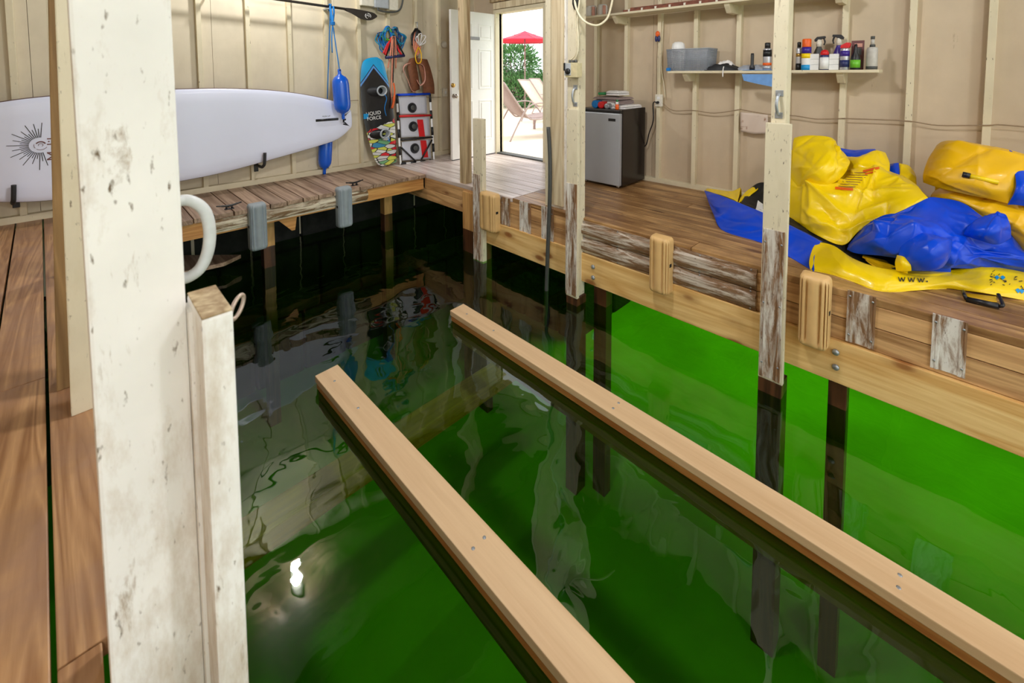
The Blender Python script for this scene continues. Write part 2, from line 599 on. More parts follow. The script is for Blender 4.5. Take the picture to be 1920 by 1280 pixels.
# studs and plates
for x in (-1.09, -0.69, -0.29, 0.11, 0.51, 0.91, 1.325, 1.725, 2.125, 2.52, 2.915, 3.32, 3.70, 4.08):
    MB().box((x - 0.02, YW, 0.055), (x + 0.02, YS, ZC), 0.002).build('stud', 'paint_trim', wall_head)
for y in (2.97, 2.575, 2.19, 1.815, 1.425, 1.03, 0.645, 0.25, -0.142, -0.53, -0.92, -1.31, 3.37):
    MB().box((XW, y - 0.02, 0.045), (XS, y + 0.02, ZC), 0.002).build('stud', 'paint_trim', wall_right)
struct(MB().box((-1.6, YW - 0.005, 0), (XS, YS, 0.055), 0.003), 'baseboard_head', 'paint_trim')
struct(MB().box((XW - 0.005, -3.2, 0), (XS, DY0 - 0.05, 0.045), 0.003), 'baseboard_right', 'paint_trim')

# door frame and the open door leaf
door = MB()
for y0, y1 in ((DY0 - 0.05, DY0), (DY1, DY1 + 0.05)):
    door.box((XW - 0.02, y0, 0), (XS + 0.07, y1, DZ + 0.05), 0.004)
door.box((XW - 0.02, DY0, DZ), (XS + 0.07, DY1, DZ + 0.05), 0.004)
door = struct(door, 'door_1', 'paint_trim')
MB().box((XW - 0.012, DY0 - 0.05, DZ + 0.06), (XS, DY1 + 0.06, DZ + 0.15), 0.004).build('header', 'post_raw', door)
MB().box((XW - 0.03, DY0 - 0.12, DZ + 0.16), (XS, DY1 + 0.12, DZ + 0.2), 0.004).build('cap_board', 'post_old', door)
MB().box((XW - 0.01, DY0, 0), (XS + 0.06, DY1, 0.018), 0.004).build('threshold', 'dgrey', door)
LX0, LX1, LY = 3.535, 4.355, 4.655
leaf = MB()
leaf.box((LX0, LY, 0.012), (LX1, LY + 0.04, DZ - 0.01), 0.003)
leaf = leaf.build('leaf', 'door', door)
for cx in (LX0 + 0.235, LX0 + 0.585):
    for z0, z1 in ((0.22, 0.78), (0.93, 1.48), (1.60, 1.82)):
        p = MB()
        fr = 0.018
        x0, x1 = cx - 0.12, cx + 0.12
        p.box((x0, LY - 0.007, z0), (x1, LY + 0.002, z0 + fr), 0.004)
        p.box((x0, LY - 0.007, z1 - fr), (x1, LY + 0.002, z1), 0.004)
        p.box((x0, LY - 0.007, z0 + fr), (x0 + fr, LY + 0.002, z1 - fr), 0.004)
        p.box((x1 - fr, LY - 0.007, z0 + fr), (x1, LY + 0.002, z1 - fr), 0.004)
        p.box((x0 + 0.04, LY - 0.008, z0 + 0.04), (x1 - 0.04, LY + 0.002, z1 - 0.04), 0.006)
        p.build('panel', 'door', leaf)
kp = ony(851, 180, LY)
MB().lathe((kp.x, LY, kp.z), [(0.03, 0), (0.03, 0.008), (0.012, 0.012), (0.012, 0.035), (0.026, 0.045), (0.03, 0.06), (0.022, 0.072), (0, 0.075)], 20, (0, -1, 0)).build('knob', 'chrome', leaf)
kp = ony(849, 160, LY)
MB().lathe((kp.x, LY, kp.z), [(0.03, 0), (0.03, 0.008), (0.024, 0.014), (0.024, 0.024), (0, 0.026)], 20, (0, -1, 0)).build('deadbolt', 'brass', leaf)
kp = ony(889, 72, LY)
MB().box((kp.x - 0.10, LY - 0.016, kp.z - 0.022), (kp.x + 0.09, LY, kp.z + 0.022), 0.008).build('latch_plate', 'lock', leaf)
for z in (0.25, 1.0, 1.75):
    MB().cyl((LX1 + 0.005, LY - 0.006, z - 0.05), (LX1 + 0.005, LY - 0.006, z + 0.05), 0.008, 10).build('hinge', 'chrome', door)
MB().box((LX0 + 0.01, LY + 0.004, 0.001), (LX1, LY + 0.036, 0.014)).build('weather_strip', 'dgrey', leaf)

# slip edge boards
mb = MB()
mb.box((XE - 0.002, 3.28, -0.165), (XE + 0.04, YE, -0.041), 0.003)
mb.box((XE - 0.002, 3.28, -0.29), (XE + 0.04, YE + 0.5, -0.169), 0.003)
struct(mb, 'trim_1', 'lumber_old')
mb = MB()
for y0, y1 in ((-3.2, -0.9), (-0.897, 3.3)):
    mb.box((XE, y0, -0.15), (XE + 0.04, y1, -0.041), 0.003)
for y0, y1 in ((-3.2, 0.9), (0.903, 3.3)):
    mb.box((XE, y0, -0.272), (XE + 0.04, y1, -0.154), 0.003)
struct(mb, 'trim_2', 'lumber_old')
mb = MB()
mb.box((XE - 0.022, -3.2, -0.505), (XE + 0.02, 3.35, -0.275), 0.004)
trim3 = struct(mb, 'trim_3', 'lumber')
for q in ((1112, 500), (1112, 520), (1567, 660), (1567, 688)):
    p = onx(*q, XE - 0.024)
    MB().lathe(p, [(0.017, 0), (0.016, 0.006), (0.008, 0.012), (0, 0.013)], 14, (-1, 0, 0)).build('bolt', 'galv', trim3, label='galvanised carriage bolt')
mb = MB()
mb.box((0.105, YE + 0.01, -0.175), (XE - 0.01, YE + 0.05, -0.041), 0.003)
struct(mb, 'trim_4', 'lumber_x')
mb = MB().box((0.06, 1.19, -0.24), (0.10, YE + 0.5, -0.041), 0.003)
mb.box((-0.06, -3.2, -0.24), (-0.02, 1.02, -0.041), 0.003)
struct(mb, 'trim_5', 'lumber_old')
# joists below the decks
mb = MB()
for y in (-2.5, -1.6, -0.7, 0.2, 1.1, 2.0, 2.9, 3.7):
    mb.box((XE + 0.05, y, -0.2), (XS, y + 0.04, -0.042))
mb.box((0.2, 4.7, -0.2), (XE, 4.74, -0.042))
struct(mb, 'trim_6', 'lumber_x')

# lake bed, sea wall, water
mb = MB().box((-8, -16, -2.4), (20, 5.5, -2.25))
M['bed'] = plain('green_lake_bed', (0.15, 0.32, 0.004, 1), 0.9, 0.12, 1.2)
struct(mb, 'ground', 'bed')
mb = MB()
for k in range(14):
    for r in range(3):
        x = -1.7 + k * 0.5 + (r % 2) * 0.2
        mb.box((x, YS + 0.02 - random.uniform(0, 0.05), -2.3 + r * 0.75), (x + 0.49, YS + 0.5, -2.3 + r * 0.75 + 0.74), 0.05)
for k in range(8):
    for r in range(3):
        y = 3.3 + k * 0.3
        mb.box((XS + 0.06 - random.uniform(0, .05), y, -2.3 + r * 0.75), (XS + 0.5, y + 0.29, -2.3 + r * 0.75 + 0.70), 0.05)
for k in range(20):
    for r in range(3):
        mb.box((XS + 0.45 + k * 0.5, 3.3 + random.uniform(0, .05), -2.3 + r * 0.75), (XS + 0.94 + k * 0.5, 3.7, -2.3 + r * 0.75 + 0.70), 0.05)
for k in range(21):
    for r in range(3):
        mb.box((-1.9, -3.2 + k * 0.4, -2.3 + r * 0.75), (-1.2 - random.uniform(0, .05), -2.81 + k * 0.4, -2.3 + r * 0.75 + 0.74), 0.05)
mb.box((-2.0, YS + 0.3, -2.4), (XS + 0.6, YS + 0.5, -0.06))
mb.box((XS + 0.3, 3.5, -2.4), (XS + 0.6, YS + 0.5, -0.13))
struct(mb, 'wall_sea', 'rock')

wm = Mat('green_water')
t = wm.t
t.nodes.remove(wm.b)
out = [n for n in t.nodes if n.type == 'OUTPUT_MATERIAL'][0]
tc = wm.n('ShaderNodeTexCoord').outputs['Object']
n1 = wm.noise(wm.n('ShaderNodeMapping', {'Vector': tc, 'Scale': (1.0, 1.25, 1)}).outputs[0], 1.5, 1.5, 0.45, 0.5)
n2 = wm.noise(tc, 5.0, 1.5, 0.5, 0.6)
hgt = wm.n('ShaderNodeMath', {0: n2, 1: 0.17, 2: n1}, operation='MULTIPLY_ADD').outputs[0]
bmp = wm.n('ShaderNodeBump', {'Height': hgt, 'Strength': 0.5, 'Distance': 0.03}).outputs[0]
fr = wm.n('ShaderNodeFresnel', {'IOR': 1.5, 'Normal': bmp}).outputs[0]
tr = wm.n('ShaderNodeBsdfTransparent', {'Color': (0.40, 0.78, 0.16, 1)}).outputs[0]
gl = wm.n('ShaderNodeBsdfGlossy', {'Color': (0.95, 0.97, 0.95, 1), 'Roughness': 0.015, 'Normal': bmp}).outputs[0]
ms = wm.n('ShaderNodeMixShader', {0: fr, 1: tr, 2: gl}).outputs[0]
t.links.new(ms, out.inputs['Surface'])
M['water'] = wm.m
mb = MB()
mb.grid([[V((-8 + 28 * i, -16 + 21.2 * j, ZWATER)) for j in (0, 1)] for i in (0, 1)], smooth=False)
for f_ in mb.bm.faces:
    f_.normal_update()
    if f_.normal.z < 0:
        f_.normal_flip()
struct(mb, 'water', 'water', recalc=False)

# patio outside the door
mb = MB()
for i in range(8):
    for j in range(7):
        mb.box((XS + 0.09 + i * 1.5, 3.3 + j * 1.5, -0.12), (XS + 0.09 + i * 1.5 + 1.492, 3.3 + j * 1.5 + 1.492, -0.03), 0.006)
struct(mb, 'patio', 'patio')
# ================================================================== POSTS
def post(name, label, z0, z1, X0, X1, Y0, Y1, mat, group=None):
    t = thing(name, label, 'post', (X0 + (X1 - X0) / 2, (Y0 + Y1) / 2, z0), group)
    MB().box((X0, Y0, z0), (X1, Y1, z1), 0.006).build('shaft', mat, t)
    return t


def wet_foot(t, X0, X1, Y0, Y1, z):
    MB().box((X0, Y0, -2.25), (X1, Y1, z), 0.006).build('wet_foot', 'wet', t, label='dark wet foot of the post')


def pull_handle(t, px, py0, py1, X):
    a, b = onx(px, py0, X), onx(px, py1, X)
    y = (a.y + b.y) / 2
    h = MB()
    for z in (a.z - 0.014, b.z + 0.014):
        h.box((X - 0.004, y - 0.019, z - 0.017), (X, y + 0.019, z + 0.017), 0.003)
    zs = [a.z - 0.02, a.z - 0.035, (a.z + b.z) / 2, b.z + 0.035, b.z + 0.02]
    h.tube(catmull([(X - 0.004, y, zs[0]), (X - 0.022, y + 0.003, zs[1]), (X - 0.034, y + 0.005, zs[2]), (X - 0.022, y + 0.003, zs[3]), (X - 0.004, y, zs[4])], 5), 0.008, 10)
    h.build('pull_handle', 'galv', t, label='grey steel pull handle')


def strip_profile(y0, y1, X, th=0.012):
    """moulded rub strip across y: flat lips and a wide raised middle"""
    w = y1 - y0
    pr = [(0, 0), (0, .9), (.06, 1), (.10, .7), (.14, 1.0), (.20, .95), (.25, .45), (.5, .35), (.75, .45), (.80, .95), (.86, 1.0), (.90, .7), (.94, 1), (1, .9), (1, 0)]
    return [(X - d * th, y0 + u * w) for u, d in pr]


def rub_strip(name_parent, y0, y1, z0, z1, X, mat, skew=0.0, nm='rub_strip'):
    mb = MB()
    mb.prism([V((x, y, z0)) for x, y in strip_profile(y0, y1, X)], (0, 0, z1 - z0))
    return mb.build(nm, mat, name_parent)


def screws(t, pts, r=0.005):
    for p in pts:
        MB().lathe(p, [(r, 0), (r, 0.0015), (0, 0.002)], 10, (-1, 0, 0)).build('screw', 'galv', t)


# --- post E, right of the middle of the slip edge
X = 2.775
a, b = onx(1450, 60, X), onx(1476, 60, X)
tE = post('mooring_post', 'cream post with a steel pull handle standing in front of the yellow and blue tubes', -0.60, ZC, X, XE + 0.02, b.y - 0.005, a.y, 'paint_board')
a2, b2 = onx(1432, 340, X - 0.03), onx(1475, 340, X - 0.03)
zt = onx(1455, 231, X - 0.03).z
MB().box((X - 0.03, b2.y - 0.012, -0.60), (X, a2.y, zt), 0.004).build('face_board', 'paint_board', tE)
z1 = onx(1455, 432, X - 0.03).z
rub_strip(tE, b2.y + 0.0, a2.y - 0.008, -0.585, z1, X - 0.03, 'worn_z')
screws(tE, [(X - 0.041, y, z) for y in (b2.y + 0.012, a2.y - 0.02) for z in (-0.5, -0.15, 0.2)])
MB().box((X - 0.03, b2.y - 0.008, -2.25), (XE + 0.02, a2.y, -0.60), 0.006).build('wet_foot', 'wet', tE, label='dark wet foot of the post')
pull_handle(tE, 1461, 170, 221, X)

# --- post D with the switch box
X = 2.775
a, b = onx(1064, 60, X), onx(1085, 60, X)
tD = post('mooring_post', 'cream post carrying the switch box and white cables beside the silver fridge', -0.62, ZC, X, XE + 0.02, b.y, a.y, 'paint_board')
a2, b2 = onx(1062, 300, X - 0.03), onx(1083, 300, X - 0.03)
zt = onx(1072, 205, X - 0.03).z
MB().box((X - 0.03, b2.y, -0.62), (X, a2.y, zt), 0.004).build('face_board', 'paint_board', tD)
z1 = onx(1072, 344, X - 0.03).z
rub_strip(tD, b2.y + 0.004, a2.y - 0.002, -0.60, z1, X - 0.03, 'worn_z')
MB().box((X - 0.028, b2.y, -2.25), (XE + 0.02, a2.y, -0.62), 0.006).build('wet_foot', 'wet', tD, label='dark wet foot of the post')
pull_handle(tD, 1079, 160, 199, X)
yD = (a.y + b.y) / 2

# --- short post B and its pile behind
X = 2.775
a, b = onx(887, 300, X), onx(904, 300, X)
zt = onx(898, 223, X).z
tB = thing('mooring_post', 'short fender post with a cream top and peeling strip beside the white door', 'post', (X, (a.y + b.y) / 2, -0.7))
MB().box((X, b.y, -0.70), (X + 0.05, a.y, zt), 0.004).build('face_board', 'paint_board', tB)
z1 = onx(895, 327, X).z
rub_strip(tB, b.y + 0.03, a.y - 0.005, -0.69, z1, X, 'worn_z')
tA2 = thing('piling', 'tan square piling under the dock corner, next to the short fender post', 'piling', (2.86, 3.5, -2.25))
MB().box((2.83, 3.40, -0.45), (2.92, 3.57, -0.06), 0.006).build('shaft', 'lumber_z', tA2)
MB().box((2.83, 3.40, -2.25), (2.92, 3.57, -0.45), 0.006).build('wet_foot', 'wet', tA2)
MB().box((2.825, 3.20, -2.25), (2.90, 3.39, -0.5), 0.006).build('backing_post', 'wet', tA2)

# --- post A standing on the deck corner
pA = onz(862, 343), onz(876, 345)
tA = post('deck_post', 'slim weathered square post in front of the open white door', 0, ZC, 2.875, 2.965, 3.575, 3.665, 'post_old')
# --- post C, the broad clad column right of the doorway view
tC = thing('deck_post', 'broad cream post with side boards at the right edge of the doorway view', 'post', (2.97, 2.4, 0))
MB().box((2.905, 2.285, 0), (3.06, 2.44, ZC), 0.005).build('shaft', 'paint_post', tC)
MB().box((2.895, 2.445, 0.0), (3.02, 2.50, ZC), 0.004).build('side_board', 'paint_board', tC)
MB().box((2.88, 2.30, 0.03), (2.904, 2.42, ZC), 0.004).build('face_board', 'post_raw', tC)

# --- big foreground post, with fender block, eye bolt and hose
bx0, bx1, by = 0.006, 0.142, 1.03
tG = thing('mooring_post', 'large white post with worn paint close in front, beside the brown walkway', 'post', (0.075, 1.1, -2.25))
MB().box((bx0, by, -0.70), (bx1, by + 0.14, ZC), 0.006).build('shaft', 'paint_post', tG)
MB().box((bx0, by, -2.25), (bx1, by + 0.14, -0.70), 0.006).build('wet_foot', 'wet', tG)
blk = MB()
blk.box((bx1 + 0.006, by - 0.10, -0.70), (bx1 + 0.056, by + 0.035, 0.715), 0.006)
blk.box((bx1, by - 0.02, -0.70), (bx1 + 0.008, by + 0.03, 0.70))
blk = blk.build('fender_block', 'paint_post', tG)
MB().box((bx1 + 0.007, by - 0.099, 0.7145), (bx1 + 0.055, by + 0.034, 0.7185), 0.002).build('end_grain', 'post_old', tG, label='bare wood end of the fender block')
q = ony(425, 582, by + 0.0)
c = ony(441, 572, by + 0.0)
rb = MB()
cc = V((bx1 + 0.084, by + 0.0, 0.672))
rb.tube([(cc.x + 0.019 * cos(k * pi / 10) * 0.8 - 0.0, cc.y + 0.012 * cos(k * pi / 10), cc.z + 0.017 * sin(k * pi / 10) + 0.010 * cos(k * pi / 10)) for k in range(20)], 0.0042, 8, closed=True)
rb.tube([(bx1 + 0.05, by - 0.008, 0.655), (cc.x - 0.014, cc.y - 0.008, cc.z - 0.009)], 0.0046, 8)
rb.build('eye_bolt', 'rust', tG, label='steel eye bolt')
pts = [ony(335, 377, 1.2), ony(362, 378, 1.2), ony(384, 396, 1.2), ony(393, 430, 1.2), ony(390, 470, 1.2), ony(376, 502, 1.2), ony(352, 520, 1.2), ony(330, 522, 1.2)]
pts = [V(p) for p in pts]
hs = MB().tube(catmull([V((0.12, 1.17, pts[0].z - 0.01))] + pts[0:] + [V((0.12, 1.17, pts[-1].z))], 6), 0.0125, 12)
hs = hs.build('hose_hoop', 'hose')
tag(hs, 'curved grey plastic hose looped on the back of the large foreground post', 'hose')

# --- post F and G behind it along the walkway
tF = thing('walkway_post', 'post with brown painted shade and a cream facing board standing on the brown walkway', 'post', (0.0, 2.2, 0))
q0, q1 = onz(133, 782), onz(173, 768)
MB().prism([V((-0.043, 2.066, 0)), V((0.115, 2.066, 0)), V((0.165, 2.066, ZC)), V((0.007, 2.066, ZC))], (0, 0.038, 0), 0.004).build('face_board', 'paint_board', tF)
q0 = onz(105.5, 733)
MB().prism([V((-0.079, 2.27, 0)), V((0.08, 2.27, 0)), V((0.16, 2.27, ZC)), V((0.005, 2.27, ZC))], (0, 0.09, 0), 0.004).build('shaft', 'post_shade', tF)
tH = thing('walkway_post', 'cream post at the far end of the brown walkway near the paddleboard logo', 'post', (-0.05, 3.6, 0))
MB().prism([V((-0.093, 3.55, 0)), V((0.03, 3.55, 0)), V((0.085, 3.55, ZC)), V((-0.038, 3.55, ZC))], (0, 0.09, 0), 0.004).build('shaft', 'paint_board', tH)

# --- pilings under the docks
for i, (px, py, Yp) in enumerate(((729, 420, 4.62), (506, 480, 4.55))):
    p = ony(px, py, Yp)
    tp = thing('piling', ['square piling under the head dock near its corner, right of the grey bumpers',
                          'square piling under the head dock behind the left grey bumper'][i], 'piling', (p.x, Yp, -2.25))
    MB().box((p.x - 0.05, Yp, -0.48), (p.x + 0.05, Yp + 0.1, -0.045), 0.005).build('shaft', 'lumber_z', tp)
    MB().box((p.x - 0.05, Yp, -2.25), (p.x + 0.05, Yp + 0.1, -0.48), 0.005).build('wet_foot', 'wet', tp)
for i, (pa, pb) in enumerate(((1114, 1137), (1552, 1588))):
    a, b = onx(pa, (570, 745)[i], XE + 0.05), onx(pb, (570, 745)[i], XE + 0.05)
    mb = MB().box((XE + 0.045, b.y, -2.25), (XE + 0.13, a.y, -0.2), 0.005)
    tag(mb.build('piling', 'wet'), ['dark wet piling under the right dock beside the post with the switch box',
                                    'dark wet piling under the right dock below the tan bumper near the tubes'][i], 'piling')
# joist brace under head dock and old board at the water
p0, p1, p2, p3 = ony(530, 418, 4.34), ony(553, 434, 4.34), ony(563, 432, 4.34), ony(567, 405, 4.34)
mb = MB().prism([V((1.30, 4.34, -0.178)), V((1.42, 4.34, -0.31)), V((1.45, 4.34, -0.31)), V((1.47, 4.34, -0.178))], (0, 0.04, 0), 0.003)
tag(mb.build('dock_bracket', 'lumber_x'), 'small triangular wood bracket under the head dock between the bumpers', 'bracket')
mb = MB().prism([onz(330, 478, -0.56), onz(452, 477, -0.56), onz(420, 492, -0.56), onz(330, 512, -0.56)], (0, 0, -0.035), 0.003)
tag(mb.build('plank', 'dock_end'), 'loose brown plank lying low over the water under the head dock', 'plank')

# ================================================================== BUMPERS, STRIPS, RAILS
def bumper_mesh(w, d, h, ribs=6, tilt=0.0):
    """D-section bumper; x across, y outwards(-), z up"""
    mb = MB()
    prof = []
    N = 48
    for k in range(N + 1):
        a = pi * k / N
        cx = cos(a)
        sx = sin(a)
        u = -w / 2 * (abs(cx) ** 0.45) * (1 if cx > 0 else -1)
        dd = d * (abs(sx) ** 0.45)
        g = 0.0
        if 0.14 < k / N < 0.86:
            ph = (k / N - 0.14) / 0.72 * ribs
            g = 0.017 if 0.34 < (ph % 1.0) < 0.66 else 0.0
        prof.append((u, dd, g))
    rows = []
    for z, s, gr in ((0, 0.0, 0), (0, 0.75, 0), (0.006, 0.9, 0), (0.02, 0.985, .2), (0.035, 1, .6), (0.05, 1, 1), (h - 0.05, 1, 1), (h - 0.035, 1, .6), (h - 0.02, 0.985, .2), (h - 0.006, 0.9, 0), (h, 0.75, 0), (h, 0.0, 0)):
        rows.append([V((u * (s if s < 0.99 else 1), -max(0, dd * s - g * gr), z + tilt * u)) for u, dd, g in prof])
    mb.grid(rows)
    return mb


def bumper(label, group, P, w, d, h, mat, facing, hole_side, tilt=0.0):
    t = thing('dock_bumper', label, 'bumper', P, group)
    R = Matrix.Translation(P) @ (Matrix.Rotation(-pi / 2, 4, 'Z') if facing == 'X' else Matrix.Identity(4))
    mb = bumper_mesh(w, d, h, tilt=tilt)
    bmesh.ops.transform(mb.bm, matrix=R, verts=mb.bm.verts[:])
    bmesh.ops.remove_doubles(mb.bm, verts=mb.bm.verts[:], dist=0.0004)
    body = mb.build('body', mat, t)
    k = MB().box((hole_side * w / 2 - 0.018 * hole_side, -d * 0.62, h * 0.5), (hole_side * (w / 2 + 0.001), -d * 0.30, h * 0.5 + 0.024), 0.003)
    bmesh.ops.transform(k.bm, matrix=R, verts=k.bm.verts[:])
    k.build('bolt_slot', 'dark_hole', t)
    return t


gt = 'tan ribbed bumpers on the right dock'
for px0, px1, pyt, pyb, lab in ((1223, 1261, 441, 545, 'tan ribbed bumper in the middle of the worn horizontal rails'),
                                (1500, 1558, 512, 645, 'tan ribbed bumper just right of the post with the pull handle, below the tubes'),
                                (906, 936, 360, 431, 'tan ribbed bumper beside the short cream topped fender post')):
    Xf = XE - 0.035
    a, b = onx(px0, (pyt + pyb) / 2, Xf), onx(px1, (pyt + pyb) / 2, Xf)
    zt, zb = onx((px0 + px1) / 2, pyt, Xf).z, onx((px0 + px1) / 2, pyb, Xf).z
    bumper(lab, gt, V((XE - (0.022 if zb < -.27 else 0), (a.y + b.y) / 2, zb)), abs(a.y - b.y), 0.085, zt - zb, 'tan_plastic', 'X', 1)
gg = 'grey ribbed bumpers on the head dock'
for px0, px1, pyt, pyb, lab in ((466, 501, 381, 468, 'grey ribbed bumper on the head dock, nearer the large post'),
                                (632, 660, 350, 425, 'grey ribbed bumper on the head dock, below the tail of the paddleboard')):
    Yf = YE - 0.05
    a, b = ony(px0, (pyt + pyb) / 2, Yf), ony(px1, (pyt + pyb) / 2, Yf)
    zt, zb = ony((px0 + px1) / 2, pyt, Yf).z, ony((px0 + px1) / 2, pyb, Yf).z
    bumper(lab, gg, V(((a.x + b.x) / 2, YE - 0.005, zb)), abs(b.x - a.x) * 0.97, 0.09, zt - zb, 'grey_plastic', 'Y', -1)

# worn vertical strips on the right dock face
gs = 'worn vertical rub strips on the right dock face'
for px0, px1, pyt, pyb, mat, lab in ((1587, 1641, 542, 648, 'worn_z', 'brown peeling rub strip between the bare board and the tan bumper under the tubes'),
                                     (1746, 1813, 590, 700, 'worn_lo', 'mostly white worn rub strip on the dock face below the black tow handle'),
                                     (940, 955, 371, 422, 'worn_z', 'peeling rub strip right next to the farthest tan bumper'),
                                     (974, 994, 379, 438, 'worn_lo', 'white worn rub strip midway between the farthest tan bumper and the grey pipe'),
                                     (1015, 1037, 388, 452, 'worn_lo', 'white worn rub strip behind the grey upright pipe')):
    Xf = XE - 0.012
    pm = (pyt + pyb) / 2
    a, b = onx(px0, pm, Xf), onx(px1, pm, Xf)
    zt, zb = onx((px0 + px1) / 2, pyt, Xf).z, onx((px0 + px1) / 2, pyb, Xf).z
    t = thing('rub_strip', lab, 'rub strip', (XE, (a.y + b.y) / 2, zb), gs)
    rub_strip(t, b.y, a.y, zb, min(zt, 0.01), XE - 0.001, mat, nm='strip')
    screws(t, [(XE - 0.014, y, z) for y in (b.y + 0.012, a.y - 0.012) for z in (zb + 0.04, zt - 0.05)])
# worn horizontal rails between posts D and E
y1r, y0r = onx(1091, 445, XE).y, onx(1419, 548, XE).y


def hrail(y0, y1, z0, z1, X, axis='Y', th=0.03):
    w = z1 - z0
    pr = [(0, 0), (0, .35), (.16, .42), (.22, .9), (.36, 1.0), (.64, 1.0), (.78, .9), (.84, .42), (1, .35), (1, 0)]
    mb = MB()
    if axis == 'Y':
        mb.prism([V((X - d * th, y0, z0 + u * w)) for u, d in pr], (0, y1 - y0, 0))
    else:
        mb.prism([V((y0, X - d * th, z0 + u * w)) for u, d in pr], (y1 - y0, 0, 0))
    return mb


for z0, z1, lab in ((-0.145, -0.02, 'upper worn horizontal rub rail between the two tall cream posts'),
                    (-0.27, -0.15, 'lower worn horizontal rub rail between the two tall cream posts')):
    t = thing('rub_rail', lab, 'rub rail', (XE, (y0r + y1r) / 2, z0), 'worn horizontal rub rails')
    hrail(y0r, y1r, z0, z1, XE, 'Y').build('rail', 'worn_y', t)
    screws(t, [(XE - 0.014, y0r + 0.03 + k * (y1r - y0r - 0.06) / 4, z) for k in range(5) for z in (z0 + 0.008, z1 - 0.008)])
xr0, xr1 = ony(399, 440, YE).x, ony(689, 372, YE).x
t = thing('rub_rail', 'chipped cream rub rail along the front of the head dock behind the grey bumpers', 'rub rail', ((xr0 + xr1) / 2, YE, -0.16))
hrail(xr0, xr1, -0.16, -0.045, YE + 0.01, 'X').build('rail', 'worn_x', t)

# cleats
def cleat(P, lab):
    t = thing('dock_cleat', lab, 'cleat', P, 'black dock cleats on the head dock')
    P = V(P)
    mb = MB()
    mb.box(P + V((-0.035, -0.016, 0)), P + V((0.035, 0.016, 0.006)), 0.003)
    for sx in (-0.018, 0.018):
        mb.tube([P + V((sx * 1.2, 0, 0.004)), P + V((sx, 0, 0.028))], [0.010, 0.007], 10)
    mb.build('base', 'black', t)
    MB().tube(catmull([P + V((x, 0, z)) for x, z in ((-0.095, 0.043), (-0.06, 0.037), (-0.025, 0.031), (0, 0.03), (0.025, 0.031), (0.06, 0.037), (0.095, 0.043))], 4),
              [0.003] + [0.006] * 4 + [0.008] * 4 + [0.009] * 8 + [0.008] * 4 + [0.006] * 3 + [0.003], 10).build('horn', 'black', t)


cleat((0.93, 4.36, 0), 'black cleat on the head dock boards nearer the large post')
cleat((2.05, 4.36, 0), 'black cleat on the head dock boards behind the far grey bumper')

# dark pipe standing by the broad post
a, b = onx(1029, 238, 2.78), onx(1031, 330, 2.78)
mb = MB().tube(catmull([onx(1028, 238, 2.80), onx(1031, 290, 2.79), onx(1031, 360, 2.78), onx(1027, 470, 2.78), onx(1024, 560, 2.78), V((2.78, 2.41, -1.0))], 6), 0.0165, 14)
tag(mb.build('pipe', 'dgrey'), 'dark grey pipe standing upright in the water beside the broad post', 'pipe')

# ================================================================== LIFT BUNKS
def bunk(lab, far_l, far_r, near_l, near_r):
    zt = -0.60
    t = thing('boat_bunk', lab, 'beam', (far_l[0], far_l[1], -0.72))
    top = MB().prism([V((*far_l, zt)), V((*far_r, zt)), V((*near_r, zt)), V((*near_l, zt))], (0, 0, -0.038), 0.004)
    top.build('top_board', 'bunk', t)
    s = MB()
    k = 0.006
    s.prism([V((far_l[0] + k, far_l[1] - k, zt - 0.0385)), V((far_r[0] - k, far_r[1] - k, zt - 0.0385)), V((near_r[0] - k, near_r[1], zt - 0.0385)), V((near_l[0] + k, near_l[1], zt - 0.0385))], (0, 0, -0.038), 0.003)
    s.build('middle_board', 'bunk_side', t)
    s = MB()
    k = 0.012
    s.prism([V((far_l[0] + k, far_l[1] - k, zt - 0.077)), V((far_r[0] - k, far_r[1] - k, zt - 0.077)), V((near_r[0] - k, near_r[1], zt - 0.077)), V((near_l[0] + k, near_l[1], zt - 0.077))], (0, 0, -0.12), 0.003)
    s.build('lower_beam', 'bunk_side', t)
    n = 0
    dx, dy = near_l[0] - far_l[0], near_l[1] - far_l[1]
    for u in (0.03, 0.10, 0.33, 0.6):
        for f in ((0.45,) if n < 2 else (0.3, 0.7)):
            x = far_l[0] + dx * u + (far_r[0] - far_l[0]) * f
            y = far_l[1] + dy * u
            MB().lathe((x, y, zt - 0.0005), [(0.007, 0), (0.007, 0.0012), (0.003, 0.0014), (0, 0.0012)], 10).build('screw', 'galv', t)
        n += 1
    return t


bunk('tan lumber bunk floating in the dark water, the one nearer the large post', (0.940, 2.575), (1.077, 2.581), (0.941, -1.6), (1.079, -1.6))
bunk('tan lumber bunk in the green water, the one nearer the right dock', (1.926, 2.591), (2.058, 2.597), (1.852, -1.6), (1.986, -1.6))
mb = MB().box((0.2, 2.42, -1.32), (2.6, 2.60, -1.2), 0.01)
tag(mb.build('lift_crossbeam', 'crossbeam'), 'submerged yellowish crossbeam of the boat lift below the two bunks', 'beam')
# ================================================================== HEAD WALL ITEMS
# ---- paddleboard
up = [(-0.90, .60), (-.885, .69), (-.82, .79), (-.66, .88), (-.36, .957), (-.074, .994), (.35, 1.018), (.729, 1.022), (1.062, 1.018), (1.434, .991), (1.745, .942), (2.02, .875), (2.20, .805), (2.285, .745), (2.303, .70)]
dn = [(2.306, .565), (2.275, .51), (2.134, .41), (1.92, .358), (1.725, .323), (1.36, .261), (1.03, .211), (.736, .187), (.3, .168), (-.112, .176), (-.394, .219), (-.66, .315), (-.82, .42), (-.885, .51)]
outl = [V((x, 0, z)) for x, z in up + dn]
outl = catmull(outl, 4, closed=True)
n = len(outl)


